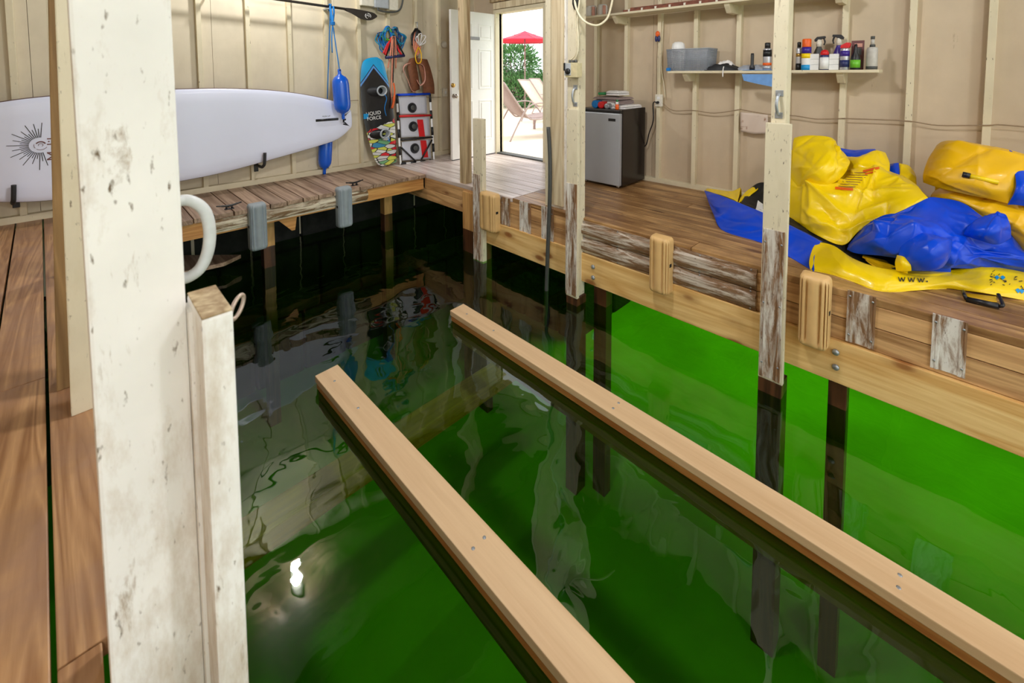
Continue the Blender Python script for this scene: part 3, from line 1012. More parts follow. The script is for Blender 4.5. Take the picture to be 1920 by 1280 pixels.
def inset(pts, d):
    r = []
    m = len(pts)
    for i in range(m):
        tg = (pts[(i + 1) % m] - pts[i - 1]).normalized()
        nr = V((tg.z, 0, -tg.x))          # outline runs clockwise seen from the room
        r.append(pts[i] + nr * d)
    return r


BY = 4.96


def board_rings(prof):
    rows = []
    for d, y in prof:
        rows.append([V((p.x, BY + y, p.z)) for p in inset(outl, d)])
    return rows


t_board = thing('paddleboard', 'long white paddleboard with a black sunburst logo lying sideways on wall hooks', 'paddleboard', (0.7, BY, 0.17))
mb = MB()
rows = board_rings([(0.006, -0.035), (0.02, -0.047), (0.05, -0.053), (0.12, -0.056)])
vs = mb.grid(rows, closed_u=True)
mb.face(vs[-1])
mb.build('deck', 'board', t_board)
mb = MB()
rows = board_rings([(0.006, -0.035), (0.0, -0.02), (0.0, 0.02), (0.01, 0.04), (0.05, 0.053)])
vs = mb.grid(rows, closed_u=True)
mb.face(vs[-1])
mb.build('rail', 'board_rail', t_board, label='thin dark rail edge')
DYF = BY - 0.0575
# sunburst
c = ony(75, 272, DYF)
mb = MB()
for k in range(27):
    a = radians(84 + k * 198 / 26)
    r0 = 0.058
    r1 = (0.145, 0.105)[k % 2] + (0.025 if k % 4 == 0 else 0) + (0.02 if abs(k - 2) < 2 or abs(k - 25) < 2 else 0)
    u, v2 = V((cos(a), 0, sin(a))), V((-sin(a), 0, cos(a)))
    o = V((c.x, DYF, c.z))
    w = 0.0026
    mb.prism([o + u * r0 + v2 * w, o + u * r0 - v2 * w, o + u * r1 - v2 * w * 0.8, o + u * r1 + v2 * w * 0.8], (0, 0.0015, 0))
mb.build('sunburst_logo', 'ink', t_board)
mb = MB()
o = V((c.x + 0.004, DYF, c.z))
for a0, a1, r, w in ((20, 150, .026, .011), (165, 215, .036, .004), (230, 330, .036, .004), (-60, 200, .012, .004)):
    mb.tube([o + V((cos(radians(a)) * r, 0, sin(radians(a)) * r)) for a in range(a0, a1 + 1, 10)], w * 0.5, 4)
mb.build('wave_emblem', 'ink_brown', t_board)
tm = text_mesh('Malibu', 0.098)
mb = MB()
mb.add(tm, frame((c.x + 0.074, DYF - 0.0006, c.z + 0.0), (0.05, 0, 1), (-1, 0, 0.05)))
mb.build('lettering', 'ink_brown', t_board, recalc=False)
a, b = ony(592, 226, DYF), ony(634, 223, DYF)
mb = MB().tube([(a.x, DYF + 0.004, a.z), (b.x, DYF + 0.004, b.z)], 0.0145, 10)
mb.tube([(a.x + 0.08, DYF - 0.004, a.z), (a.x + 0.13, DYF - 0.006, a.z)], 0.008, 8)
mb.build('fin_box', 'black', t_board)
p = ony(647, 224, DYF)
MB().lathe((p.x, DYF + 0.001, p.z), [(0.011, 0), (0.011, 0.003), (0, 0.003)], 14, (0, -1, 0)).build('leash_plug', 'black', t_board)
tm = text_mesh('PUSH UP', 0.022)
mb = MB()
p = ony(612, 218, DYF)
mb.add(tm, frame((p.x, DYF - 0.0006, p.z), (1, 0, 0), (0, 0, 1)))
mb.build('small_print', 'ink', t_board, recalc=False)
# ---- wall hooks
for (px, py0, py1), lab in zip(((24, 346, 380), (494, 286, 312)), ('black padded wall hook under the logo end of the paddleboard', 'black padded wall hook under the middle of the paddleboard')):
    a, b = ony(px, py0, BY - 0.085), ony(px, py1, BY - 0.085)
    x = b.x
    pts = [(x, YW, b.z - 0.02), (x, BY - 0.02, b.z - 0.015), (x, BY - 0.07, b.z), (x + 0.006, BY - 0.10, b.z + 0.03), (x + 0.012, BY - 0.105, a.z)]
    t = thing('board_hook', lab, 'hook', (x, YW, b.z - 0.04), 'black padded wall hooks holding the paddleboard')
    MB().tube(catmull(pts, 6), 0.0145, 12).build('arm', 'rubber', t)
    MB().box((x - 0.02, YW - 0.012, b.z - 0.09), (x + 0.02, YW + 0.002, b.z + 0.05), 0.004).build('wall_plate', 'black', t)

# ---- paddle
t = thing('paddle', 'long dark paddle lying across wall pegs above the paddleboard', 'paddle', (2.0, 5.0, 1.88))
PYY = 5.02
pa, pb = ony(500, -4, PYY), ony(648, 17, PYY)
pm = ony(707, 27, PYY)
d = (V(pb) - V(pa)).normalized()
MB().tube([V(pa) - d * 1.0, pb], 0.0145, 12).build('shaft', 'paddle', t)
ptsU = [ony(*q, PYY) for q in ((640, 14), (662, 16), (684, 20), (700, 24), (707, 29))]
ptsD = [ony(*q, PYY) for q in ((640, 17), (660, 26), (678, 36), (695, 38), (707, 32))]
U, D = catmull(ptsU, 5), catmull(ptsD, 5)
mb = MB()
rows = []
for off in (-0.008, 0.008):
    rows.append([[V(u).lerp(V(w), k / 6) + V((0, off * (1 - abs(k / 3 - 1) ** 2 * 0.8) + 0.02 * (1 - (k / 3 - 1) ** 2) * 0.3, 0)) for k in range(7)] for u, w in zip(U, D)])
mb.grid(rows[0])
mb.grid(rows[1])
for e in (0, -1):
    mb.grid([[r[e] for r in rows[0]], [r[e] for r in rows[1]]])
mb.grid([rows[0][0], rows[1][0]])
mb.grid([rows[0][-1], rows[1][-1]])
mb.build('blade', 'paddle', t)
o = ony(690, 30, PYY - 0.012)
mb = MB()
o = V((o.x, PYY - 0.0135, o.z))
for a0, a1, r in ((-30, 100, .030), (130, 260, .030), (-60, 200, .012)):
    mb.tube([o + V((cos(radians(a)) * r * 1.15, 0, sin(radians(a)) * r)) for a in range(a0, a1 + 1, 10)], 0.004, 4)
mb.build('swirl_emblem', 'white', t)
p = ony(622, 13, PYY)
mb = MB()
for x in (p.x - 0.03, 1.0, 2.1):
    z = pa.z + (x - pa.x) * d.z / d.x - 0.02
    mb.box((x - 0.008, PYY - 0.03, z - 0.012), (x + 0.008, YW + 0.01, z + 0.004), 0.003)
mb.build('peg', 'galv', t, label='steel peg holding the paddle')

# ---- blue fenders
def fender(lab, top, bot, r, Y):
    t = thing('boat_fender', lab, 'fender', (top.x, Y, bot.z), 'long blue boat fenders hanging on ropes')
    L = top.z - bot.z
    ax = (V(top) - V(bot)).normalized()
    prof = [(0.006, 0), (0.016, 0.004), (0.018, 0.03), (0.016, 0.05), (0.024, 0.07), (r * .7, 0.09), (r * .93, 0.125), (r, 0.17), (r, L * 0.5), (r, L - 0.17), (r * .93, L - 0.125), (r * .7, L - 0.09), (0.024, L - 0.065), (0.017, L - 0.045), (0.02, L - 0.02), (0.016, L - 0.003), (0.006, L)]
    MB().lathe(bot, prof, 30, ax).build('body', 'fender_blue', t)
    MB().cyl(V(top) + V((0, -0.021, -0.016)), V(top) + V((0, -0.017, -0.016)), 0.008, 10).build('eyelet', 'dark_hole', t)
    return t


FY = 4.80
tf = fender('shiny blue fender hanging in front of the paddleboard tail', ony(636, 129, FY), ony(644, 224, FY), 0.088, FY)
e = ony(636, 130, FY)
k1 = ony(624, 44, FY + 0.05)
tp = ony(621, 12, PYY - 0.02)
mb = MB()
mb.tube(catmull([V(e) + V((0, -0.01, -0.02)), V(e) + V((0, 0, 0.02)), k1 + V((0, 0, -0.02)), k1, tp + V((0, 0, -0.02)), tp + V((0, 0.0, 0.022)), tp + V((0, 0.04, 0.01)), tp + V((0, .03, -.08))], 5), 0.006, 8)
for k in range(3):
    z = k1.z - 0.012 + k * 0.013
    mb.tube([V((k1.x + 0.018 * cos(a * pi / 6), k1.y + 0.012 * sin(a * pi / 6), z)) for a in range(12)], 0.0075, 6, closed=True)
q = ony(623, 99, FY + 0.03)
mb.tube(catmull([k1, ony(622, 70, FY + 0.03), q], 4), 0.006, 8)
mb.build('rope', 'rope_blue', tf)
FY2 = 5.10
tf2 = fender('shiny blue fender hanging behind the paddleboard, its lower end above the head dock', ony(612, 236, FY2), ony(608, 327, FY2), 0.074, FY2)
mb = MB()
mb.tube(catmull([ony(613, 238, FY2), ony(614, 180, 5.10), ony(617, 90, 5.08), ony(619, 30, 5.02), tp + V((-0.012, -0.005, 0.01)), tp + V((-0.012, 0.03, 0.02)), tp + V((-0.006, 0.045, -0.05))], 5), 0.006, 8)
mb.tube(catmull([ony(619, 12, PYY - 0.022), ony(620, 25, PYY - 0.03), ony(623, 41, PYY - 0.03), ony(626, 25, PYY - 0.03), ony(625, 12, PYY - 0.022)], 5), 0.011, 8)
mb.build('rope', 'rope_blue', tf2)

# ---- meter box on the wall at the top
t = thing('electric_box', 'white electrical box high on the wall beside the paddle blade', 'electrical box', (2.8, YW, 1.97))
a, b = ony(676, 10, 5.09), ony(752, 13, 5.09)
MB().box((a.x, 5.07, a.z), (a.x + 0.17, YW, a.z + 0.4), 0.01).build('case', 'offwhite', t)
MB().box((a.x + 0.17, 5.06, a.z - 0.008), (a.x + 0.36, YW, a.z + 0.4), 0.01).build('cover', 'grey_lid', t)
MB().box((a.x + 0.37, 5.07, a.z - 0.02), (a.x + 0.50, YW, a.z + 0.4), 0.01).build('side_box', 'offwhite', t)
MB().tube(catmull([ony(712, 12, 5.08), ony(709, 18, 5.07), ony(722, 22, 5.07), ony(742, 22, 5.07), ony(752, 14, 5.07), ony(757, -10, 5.08)], 6), 0.011, 10).build('conduit', 'dgrey', t)
# ---- light switch, dark cable along wall
t = thing('light_switch', 'cream light switch on the wall just left of the open white door', 'switch', ony(833, 173, YS))
p = ony(833, 173, YS)
MB().box((p.x - 0.04, YS - 0.03, p.z - 0.06), (p.x + 0.04, YS, p.z + 0.06), 0.006).build('plate', 'offwhite', t)
MB().box((p.x - 0.012, YS - 0.036, p.z - 0.02), (p.x + 0.012, YS - 0.028, p.z + 0.02), 0.003).build('rocker', 'white', t)
p = ony(832, 84, YS)
mb = MB().lathe((p.x, YS, p.z), [(0.05, 0), (0.05, 0.02), (0.03, 0.035), (0, 0.036)], 18, (0, -1, 0))
tag(mb.build('junction_cover', 'offwhite'), 'round cream junction cover on the wall above the light switch', 'cover')

# ---- wakeboard
t = thing('wakeboard', 'wakeboard with a blue tip, black middle and colourful scribbled tail leaning on the wall', 'wakeboard', (2.78, 4.99, 0))
wb_l = [(714, 313), (703, 300), (691, 262), (682, 225), (677, 185), (676, 150), (679, 120), (688, 110), (704, 107)]
wb_r = [(743, 303), (743, 290), (742, 262), (740, 232), (735, 195), (728, 155), (720, 122), (716, 113), (708, 108)]
def wbY(py):
    u = (313 - py) / 206
    return 4.965 + 0.10 * u + 0.02 * (2 * u - 1) ** 2
wl = catmull([ony(x, y, wbY(y)) for x, y in wb_l], 5)
wr = catmull([ony(x, y, wbY(y)) for x, y in wb_r], 5)
wm = Mat('wakeboard_print', 0.3, Coat_Weight=0.3)
tc = wm.n('ShaderNodeTexCoord').outputs['Object']
sx = wm.n('ShaderNodeSeparateXYZ', {0: tc})
X_, Z_ = sx.outputs[0], sx.outputs[2]
dev = wm.n('ShaderNodeMath', {0: wm.n('ShaderNodeMath', {0: wm.n('ShaderNodeMath', {0: X_, 1: 0.125}, operation='ADD').outputs[0], 1: 0.0}, operation='ADD').outputs[0]}, operation='ABSOLUTE').outputs[0]
vz = wm.n('ShaderNodeMath', {0: dev, 1: 1.25, 2: Z_}, operation='MULTIPLY_ADD').outputs[0]
blue_mask = wm.ramp(wm.n('ShaderNodeMapRange', {'Value': vz, 'From Min': 1.1, 'From Max': 1.4}).outputs[0], [(0.35, BW0), (0.37, (0.02, .02, .08, 1)), (0.40, (0.1, .32, .72, 1)), (0.48, (0.1, .32, .72, 1)), (0.50, (0.01, .02, .06, 1)), (0.55, (0.01, 0.36, 0.72, 1))], 'CONSTANT')
isblue = wm.n('ShaderNodeMath', {0: vz, 1: 1.205}, operation='GREATER_THAN').outputs[0]
stripe = wm.ramp(wm.n('ShaderNodeMath', {0: wm.n('ShaderNodeMath', {0: X_, 1: 11.0}, operation='MULTIPLY').outputs[0]}, operation='FRACT').outputs[0], [(0.0, (.012, .012, .014, 1)), (0.92, (.5, .5, .5, 1))], 'CONSTANT')
nz = wm.noise(tc, 6, 3)
vmap = wm.n('ShaderNodeMapping', {'Vector': tc, 'Scale': (8, 8, 24)}).outputs[0]
vcol = wm.n('ShaderNodeTexVoronoi', {'Vector': vmap, 'Scale': 1.0}).outputs['Color']
vsep = wm.n('ShaderNodeSeparateColor', {0: vcol}).outputs[0]
pal = wm.ramp(vsep, [(0.0, srgb(226, 226, 220)), (0.25, srgb(210, 214, 90)), (0.42, srgb(216, 216, 214)), (0.58, srgb(120, 180, 130)), (0.68, srgb(228, 226, 222)), (0.82, srgb(214, 30, 44)), (0.95, srgb(60, 140, 180))], 'CONSTANT')
edge = wm.n('ShaderNodeTexVoronoi', {'Vector': vmap, 'Scale': 1.0}, feature='DISTANCE_TO_EDGE').outputs[0]
lines = wm.ramp(edge, [(0.0, BW1), (0.05, BW0)], 'CONSTANT')
graf = wm.mix(lines, pal, (0.02, 0.02, 0.02, 1))
zz = wm.n('ShaderNodeMath', {0: nz, 1: 0.16, 2: Z_}, operation='MULTIPLY_ADD').outputs[0]
zz2 = wm.n('ShaderNodeMath', {0: X_, 1: -0.35, 2: zz}, operation='MULTIPLY_ADD').outputs[0]
isblk = wm.n('ShaderNodeMath', {0: zz2, 1: 0.62}, operation='GREATER_THAN').outputs[0]
col = wm.mix(isblk, graf, (0.012, 0.012, 0.014, 1))
col = wm.mix(isblue, col, blue_mask)
wm.base(col)
M['wake'] = wm.m
mb = MB()
rf, rb2 = [], []
for a, b in zip(wl, wr):
    rowf, rowb = [], []
    for k in range(11):
        u = k / 10
        p = V(a).lerp(V(b), u)
        e = 1 - abs(2 * u - 1) ** 6
        rowf.append(p + V((0, -0.004 - 0.012 * e, 0)))
        rowb.append(p + V((0, 0.004 + 0.006 * e, 0)))
    rf.append(rowf)
    rb2.append(rowb)
mb.grid(rf)
mb.grid(rb2)
for A, B in ((rf[0], rb2[0]), (rf[-1], rb2[-1]), ([r[0] for r in rf], [r[0] for r in rb2]), ([r[-1] for r in rf], [r[-1] for r in rb2])):
    mb.grid([A, B])
mb.build('board', 'wake', t)
tm = text_mesh('LIQUID\nFORCE', 0.06)
p = ony(701, 217, wbY(217) - 0.028)
mb = MB()
mb.add(tm, frame(p, (1, 0, 0.06), (-0.08, 0.1, 1)))
mb.build('lettering', 'white', t, recalc=False)
p = ony(686, 218, wbY(218) - 0.026)
MB().box((p.x - 0.03, p.y - 0.002, p.z - 0.03), (p.x + 0.03, p.y, p.z + 0.03)).build('logo_patch', 'sky_blue', t)
for i, (bx, by_) in enumerate(((711, 171), (717, 251))):
    p = ony(bx, by_, wbY(by_) - 0.05)
    base_y = wbY(by_) - 0.01
    mb = MB()
    ring0 = [V((p.x - 0.03 + 0.12 * cos(a * pi / 12), base_y, p.z - 0.005 + 0.062 * sin(a * pi / 12))) for a in range(24)]
    ring1 = [V((p.x - 0.015 + 0.10 * cos(a * pi / 12), base_y - 0.035, p.z + 0.058 * sin(a * pi / 12))) for a in range(24)]
    ring2 = [V((p.x + 0.008 + 0.062 * cos(a * pi / 12), p.y - 0.01, p.z + 0.003 + 0.052 * sin(a * pi / 12))) for a in range(24)]
    ring3 = [V((p.x + 0.012 + 0.060 * cos(a * pi / 12), p.y - 0.045, p.z + 0.006 + 0.055 * sin(a * pi / 12))) for a in range(24)]
    mb.grid([ring0, ring1, ring2, ring3], closed_u=True)
    bt = mb.build('boot', 'black' if i else 'rubber', t, label=('black boot binding', 'black boot binding with a pale cuff')[1 - i])
    mb = MB()
    mb.tube([r + V((0, -0.002, 0)) for r in ring3], 0.010, 8, closed=True)
    mb.grid([[r.lerp(V((p.x + 0.012, p.y - 0.045, p.z)), 0.12) for r in ring3], [r.lerp(V((p.x, p.y + 0.02, p.z)), 0.3) + V((0, 0.03, 0)) for r in ring3]], closed_u=True)
    mb.build('cuff', 'grey_lid', bt, label='pale grey cuff')
    mb = MB()
    mb.tube(catmull([ring3[20] + V((0, -0.01, 0)), ring3[20] + V((0.02, -0.02, -0.05)), ring3[20] + V((-0.005, -0.01, -0.16 if i == 0 else -0.03)), ring3[20] + V((0.015, -0.01, -0.26 if i == 0 else -0.05))], 4), 0.005, 6)
    mb.build('lace', 'rope_blue', bt)

# ---- folding ladder game of pipes and cloth boards
t = thing('toss_game', 'folded toss game with three white cloth boards in a pipe frame leaning on the wall', 'game', (3.2, 4.95, 0))
def gp(px, py, dy=0.0):
    u = (306 - py) / 130
    return ony(px, py, 4.935 + 0.10 * u + dy)
R = 0.014
cn = {'tl': (744, 178), 'tr': (806, 176), 'ml': (748, 218), 'mr': (808, 216), 'nl': (752, 262), 'nr': (811, 257), 'bl': (751, 307), 'br': (814, 300)}
MB().tube([gp(*cn[k]) for k in ('tl', 'bl', 'br', 'tr')], R, 10).build('frame', 'white', t, label='white pipe frame')
for a, b, nn in (('tl', 'bl', 8), ('tr', 'br', 8), ('bl', 'br', 7)):
    A, B = V(gp(*cn[a])), V(gp(*cn[b]))
    for k in range(0, nn, 2):
        MB().tube([A.lerp(B, k / nn), A.lerp(B, (k + 1) / nn)], R * 1.18, 10).build('sleeve', 'black', t, label='black pipe sleeve')
MB().tube([gp(*cn['tl']), gp(*cn['tr'])], R * 1.15, 10).build('top_bar', 'blue', t, label='blue top bar')
MB().tube([gp(*cn['ml'], -0.01), gp(*cn['mr'], -0.01)], R, 10).build('red_bar', 'red', t, label='red cross bar')
MB().tube([gp(*cn['nl'], -0.01), gp(*cn['nr'], -0.01)], R * 0.9, 10).build('cross_bar', 'black', t)
MB().tube([gp(753, 277, -0.02), gp(780, 303, -0.02)], R * 0.8, 8).build('brace', 'black', t)
MB().tube([gp(810, 262, -0.02), gp(790, 299, -0.02)], R * 0.8, 8).build('brace', 'black', t)
for i, (q4, hole) in enumerate(((((747, 182), (799, 180), (801, 213), (750, 215)), (773, 202)), (((750, 221), (804, 219), (806, 255), (752, 258)), (775, 237)), (((753, 266), (806, 261), (808, 297), (754, 301)), (778, 278)))):
    P = [V(gp(*q, 0.004)) for q in q4]
    mb = MB()
    rows = []
    for r in range(9):
        rows.append([P[0].lerp(P[1], k / 8).lerp(P[3].lerp(P[2], k / 8), r / 8) + V((0, 0.006 * sin(k * pi / 8) * sin(r * pi / 8), 0)) for k in range(9)])
    mb.grid(rows)
    pn = mb.build('panel', 'panel_white', t, solid=0.004)
    h = V(gp(*hole, -0.005))
    mb = MB().lathe(h, [(0.064, -0.012), (0.066, 0.002), (0.058, 0.004), (0.05, -0.006), (0, -0.010)], 26, (0, -1, 0.1))
    hh = mb.build('pocket', 'rubber', pn, label='black pocket hole')
    MB().lathe(h + V((0.01, -0.001, 0)), [(0.036, 0), (0.03, 0.004), (0, 0.002)], 20, (0, -1, 0.1)).build('netting', 'dgrey', hh)
    if i:
        x0, x1 = ((782, 793), (788, 799))[i - 1]
        ys = ((224, 256), (263, 295))[i - 1]
        Q = [V(gp(x0, ys[0], -0.004)), V(gp(x1, ys[0], -0.004)), V(gp(x1 + 4, ys[1], -0.004)), V(gp(x0 + 4, ys[1], -0.004))]
        MB().prism(Q, (0, -0.0015, 0)).build('red_stripe', 'red', pn, label='red stripe')

# ---- ski rope bundle on a nail
t = thing('ski_rope', 'tangled blue ski rope with a black triangle handle hung from a nail on the wall', 'rope', ony(733, 110, 5.08))
nz_ = ony(731, 55, 5.10)
MB().cyl(nz_ + V((0, -0.09, 0.006)), nz_ + V((0, 0.03, 0.0)), 0.005, 8).build('nail', 'galv', t)
rnd = random.Random(3)
for colr, cnt, ranges in (('rope_blue', 11, 0), ('teal', 9, 1), ('lime', 3, 2), ('navy', 5, 0)):
    mb = MB()
    for k in range(cnt):
        side = -1 if rnd.random() < 0.5 else 1
        w = rnd.uniform(0.10, 0.24)
        h = rnd.uniform(0.12, 0.28)
        pts = []
        ph = rnd.uniform(-.25, .25)
        for a in range(14):
            th = a / 14 * 2 * pi
            x = side * (w * 0.55 + w * 0.5 * cos(th)) * (0.8 + 0.3 * sin(th + ph))
            z = 0.0 - h * 0.5 + h * 0.55 * sin(th + ph * 2) + (0.05 if abs(x) < 0.08 else 0) - abs(x) * 0.25
            pts.append(nz_ + V((x, -0.03 + rnd.uniform(-0.035, 0.02), z - 0.02)))
        mb.tube(catmull(pts, 4, closed=True), 0.0075, 6, closed=True)
    mb.build('coil', colr, t)
Yh = 5.03
hA, hB, hC = ony(738, 66, Yh), ony(723, 108, Yh), ony(758, 104, Yh)
MB().tube([hB, hC], 0.02, 12).build('handle_grip', 'navy', t, label='dark blue ribbed grip')
MB().tube([hB, hA, hC], 0.011, 8).build('handle_line', 'black', t)
mb = MB()
for (x0, y0), (x1, y1) in (((734, 70), (722, 103)), ((732, 75), (719, 100)), ((744, 85), (753, 103))):
    mb.tube(catmull([ony(x0, y0, Yh + .02), ony((x0 + x1) / 2 - 1, (y0 + y1) / 2, Yh), ony(x1, y1, Yh)], 4), 0.013, 7)
mb.build('red_webbing', 'red', t, label='red webbing')
mb = MB()
for x0, x1, y1 in ((737, 733, 200), (739, 736, 150), (741, 742, 128), (735, 727, 128)):
    mb.tube(catmull([ony(x0, 68, Yh), ony((x0 + x1) / 2 + 1, 100, Yh - .01), ony(x1, y1, Yh + .03)], 5), 0.009, 7)
mb.build('peach_line', 'peach', t, label='peach coloured line')
mb = MB().tube(catmull([ony(739, 70, Yh - .02), ony(738, 110, Yh - .02), ony(737, 155, Yh)], 6), 0.006, 6)
mb.build('black_line', 'black', t)
mb = MB()
mb.tube(catmull([ony(738, 156, 5.03), ony(740, 170, 5.0), ony(738, 190, 4.99), ony(735, 203, 4.98)], 5), [0.010] * 8 + [0.016] * 8, 8)
mb.build('float', 'orange', t, label='long orange float')

# ---- brown belts on a second nail
t = thing('tow_strap', 'brown and pink tow belt with knotted lines hung on the wall above the toss game', 'strap', ony(782, 110, 5.08))
n2 = ony(780, 42, 5.12)
MB().tube([n2 + V((0, 0.02, 0.0)), n2 + V((0, -0.03, 0)), n2 + V((0, -0.03, -0.12))], 0.006, 8).build('nail', 'galv', t)


def ribbon(pts, w, axis, seg=6, th=0.004):
    P = catmull(pts, seg)
    ax = V(axis).normalized()
    mb = MB()
    rows = [[p - ax * w / 2, p + ax * w / 2] for p in P]
    mb.grid(rows)
    return mb


def on2(px, py, y):
    return V(ony(px, py, y))


ribbon([on2(776, 108, 5.06), on2(772, 120, 5.03), on2(776, 145, 5.02), on2(779, 170, 5.04)], 0.15, (1, .15, .25)).build('belt', 'brown_strap', t, solid=0.006, label='brown belt')
ribbon([on2(790, 110, 5.06), on2(797, 130, 5.04), on2(803, 155, 5.03), on2(804, 175, 5.05)], 0.17, (1, -.1, -.1)).build('belt', 'brown_strap', t, solid=0.006, label='brown belt')
ribbon([on2(774, 116, 5.06), on2(760, 122, 5.02), on2(757, 132, 5.0), on2(765, 150, 5.0), on2(772, 168, 5.02), on2(780, 172, 5.04)], 0.05, (.35, .9, .25)).build('belt_lining', 'pink', t, solid=0.006, label='pink lining of the belt')
ribbon([on2(786, 118, 5.04), on2(795, 125, 5.02), on2(797, 150, 5.0), on2(788, 160, 5.01), on2(781, 150, 5.02)], 0.05, (.35, .9, .25)).build('belt_lining', 'pink', t, solid=0.006, label='pink lining of the belt')
mb = MB()
for k in range(5):
    pts = [on2(781, 55, 5.09), on2(775 + k * 2, 68 + k, 5.05), on2(776 + k * 3, 88, 5.04), on2(782 + k, 104 - k, 5.05)]
    mb.tube(catmull(pts, 5), 0.010, 7)
mb.build('line', 'peach', t, label='peach coloured line')
mb = MB()
for k in range(3):
    pts = [on2(779 + k * 2, 54, 5.08), on2(774 - k, 66, 5.05), on2(774 + k, 85, 5.05), on2(783, 58 + k, 5.04), on2(790 - k, 64, 5.05)]
    mb.tube(catmull(pts, 6), 0.013, 7)
mb.build('dark_line', 'black', t)
mb = MB()
for k in range(6):
    a = k * 1.05
    pts = [on2(787, 84, 5.03), on2(788 + 8 * cos(a), 75 + 9 * sin(a), 5.02), on2(790 + 9 * cos(a + .6), 74 + 10 * sin(a + .6), 5.0), on2(787, 86, 5.02)]
    mb.tube(catmull(pts, 5), 0.007, 6)
mb.build('white_cord', 'towel_white', t, label='white cord')
mb = MB()
mb.tube(catmull([on2(785, 88, 5.03), on2(779, 104, 5.0), on2(782, 118, 4.99), on2(789, 116, 4.99), on2(790, 102, 5.0), on2(786, 90, 5.02)], 6), 0.008, 7)
mb.build('yellow_loop', 'yellow2', t, label='yellow plastic loop')
# ================================================================== RIGHT WALL ITEMS
SZ = 1.163
SX0 = 4.10


def shelf(lab, z, x0, y0, y1, ys):
    t = thing('wall_shelf', lab, 'shelf', (XW, (y0 + y1) / 2, z - 0.022))
    MB().box((x0, y0, z - 0.022), (XW, y1, z), 0.004).build('shelf_board', 'paint_trim', t)
    for y in ys:
        P = [V((XW, y - 0.02, z - 0.022)), V((x0 + 0.02, y - 0.02, z - 0.022)), V((x0 + 0.035, y - 0.02, z - 0.045)), V((x0 + 0.09, y - 0.02, z - 0.10)), V((XW, y - 0.02, z - 0.10))]
        MB().prism(P, (0, 0.045, 0), 0.002).build('bracket', 'paint_trim', t)
    return t


shelf('lower cream wall shelf carrying spray bottles and a grey basket', SZ, SX0, 0.405, 1.99, (1.83, 0.635))
shelf('upper cream wall shelf above the fridge with brown sticks lying on it', 1.768, 4.06, 0.62, 3.08, (2.58, 1.45, 0.66))


def item(px, py_top, wpx, X):
    y = onx(px, 131, X).y
    z = onx(px, py_top, X).z
    r = abs(onx(px - wpx / 2, 131, X).y - onx(px + wpx / 2, 131, X).y) / 2
    return y, z - SZ, r


def can(name, lab, cat, px, pyt, wpx, X, body, cap, label_bands=(), cap_h=0.25, dome=True, group=None):
    y, h, r = item(px, pyt, wpx, X)
    t = thing(name, lab, cat, (X, y, SZ), group)
    hb = h * (1 - cap_h)
    MB().lathe((X, y, SZ), [(r * 0.92, 0), (r, 0.004), (r, hb - 0.012), (r * 0.86, hb - 0.003), (r * .6, hb)], 26).build('body', body, t)
    if dome:
        MB().lathe((X, y, SZ), [(r * .9, hb - 0.008), (r * .95, hb), (r * .95, h - 0.006), (r * .8, h), (0, h)], 26).build('cap', cap, t)
    else:
        MB().lathe((X, y, SZ), [(r * .66, hb - 0.004), (r * .66, h - 0.004), (r * .5, h), (0, h)], 20).build('cap', cap, t)
    for a, b, m in label_bands:
        MB().lathe((X, y, SZ), [(r + 0.0006, hb * a), (r + 0.0006, hb * b)], 26).build('printed_band', m, t)
    return t


def spray(lab, px, pyt, wpx, X, body, band, flip, pump):
    y, h, r = item(px, pyt, wpx, X)
    t = thing('spray_bottle', lab, 'spray bottle', (X, y, SZ), 'trigger spray bottles on the lower shelf')
    k = h / 0.25
    MB().lathe((X, y, SZ), [(r * .95, 0), (r, 0.005), (r, 0.09 * k), (r * .92, 0.115 * k), (r * .55, 0.155 * k), (r * .42, 0.165 * k), (r * .42, 0.178 * k)], 26).build('body', body, t)
    MB().lathe((X, y, SZ), [(r * 1.005, 0.085 * k), (r * 1.005, 0.095 * k)], 26).build('printed_band', band, t)
    MB().lathe((X, y, SZ), [(r * .46, 0.172 * k), (r * .46, 0.20 * k), (r * .34, 0.225 * k), (0, 0.225 * k)], 18).build('collar', pump, t)
    d = flip
    z = SZ + 0.225 * k
    mb = MB()
    mb.prism([V((X - 0.013, y + d * a, z + b)) for a, b in ((0.028, -0.016), (0.032, 0.0), (0.014, 0.022), (-0.04, 0.026), (-0.043, 0.010), (-0.016, 0.002), (0.0, -0.008))], (0.026, 0, 0), 0.003)
    mb.build('nozzle_head', 'black', t)
    mb = MB().tube(catmull([V((X, y - d * 0.03, z + 0.01)), V((X, y - d * 0.038, z - 0.02)), V((X, y - d * 0.032, z - 0.045))], 5), [0.006] * 6 + [0.005] * 5, 8)
    mb.build('trigger', 'black', t)
    return t


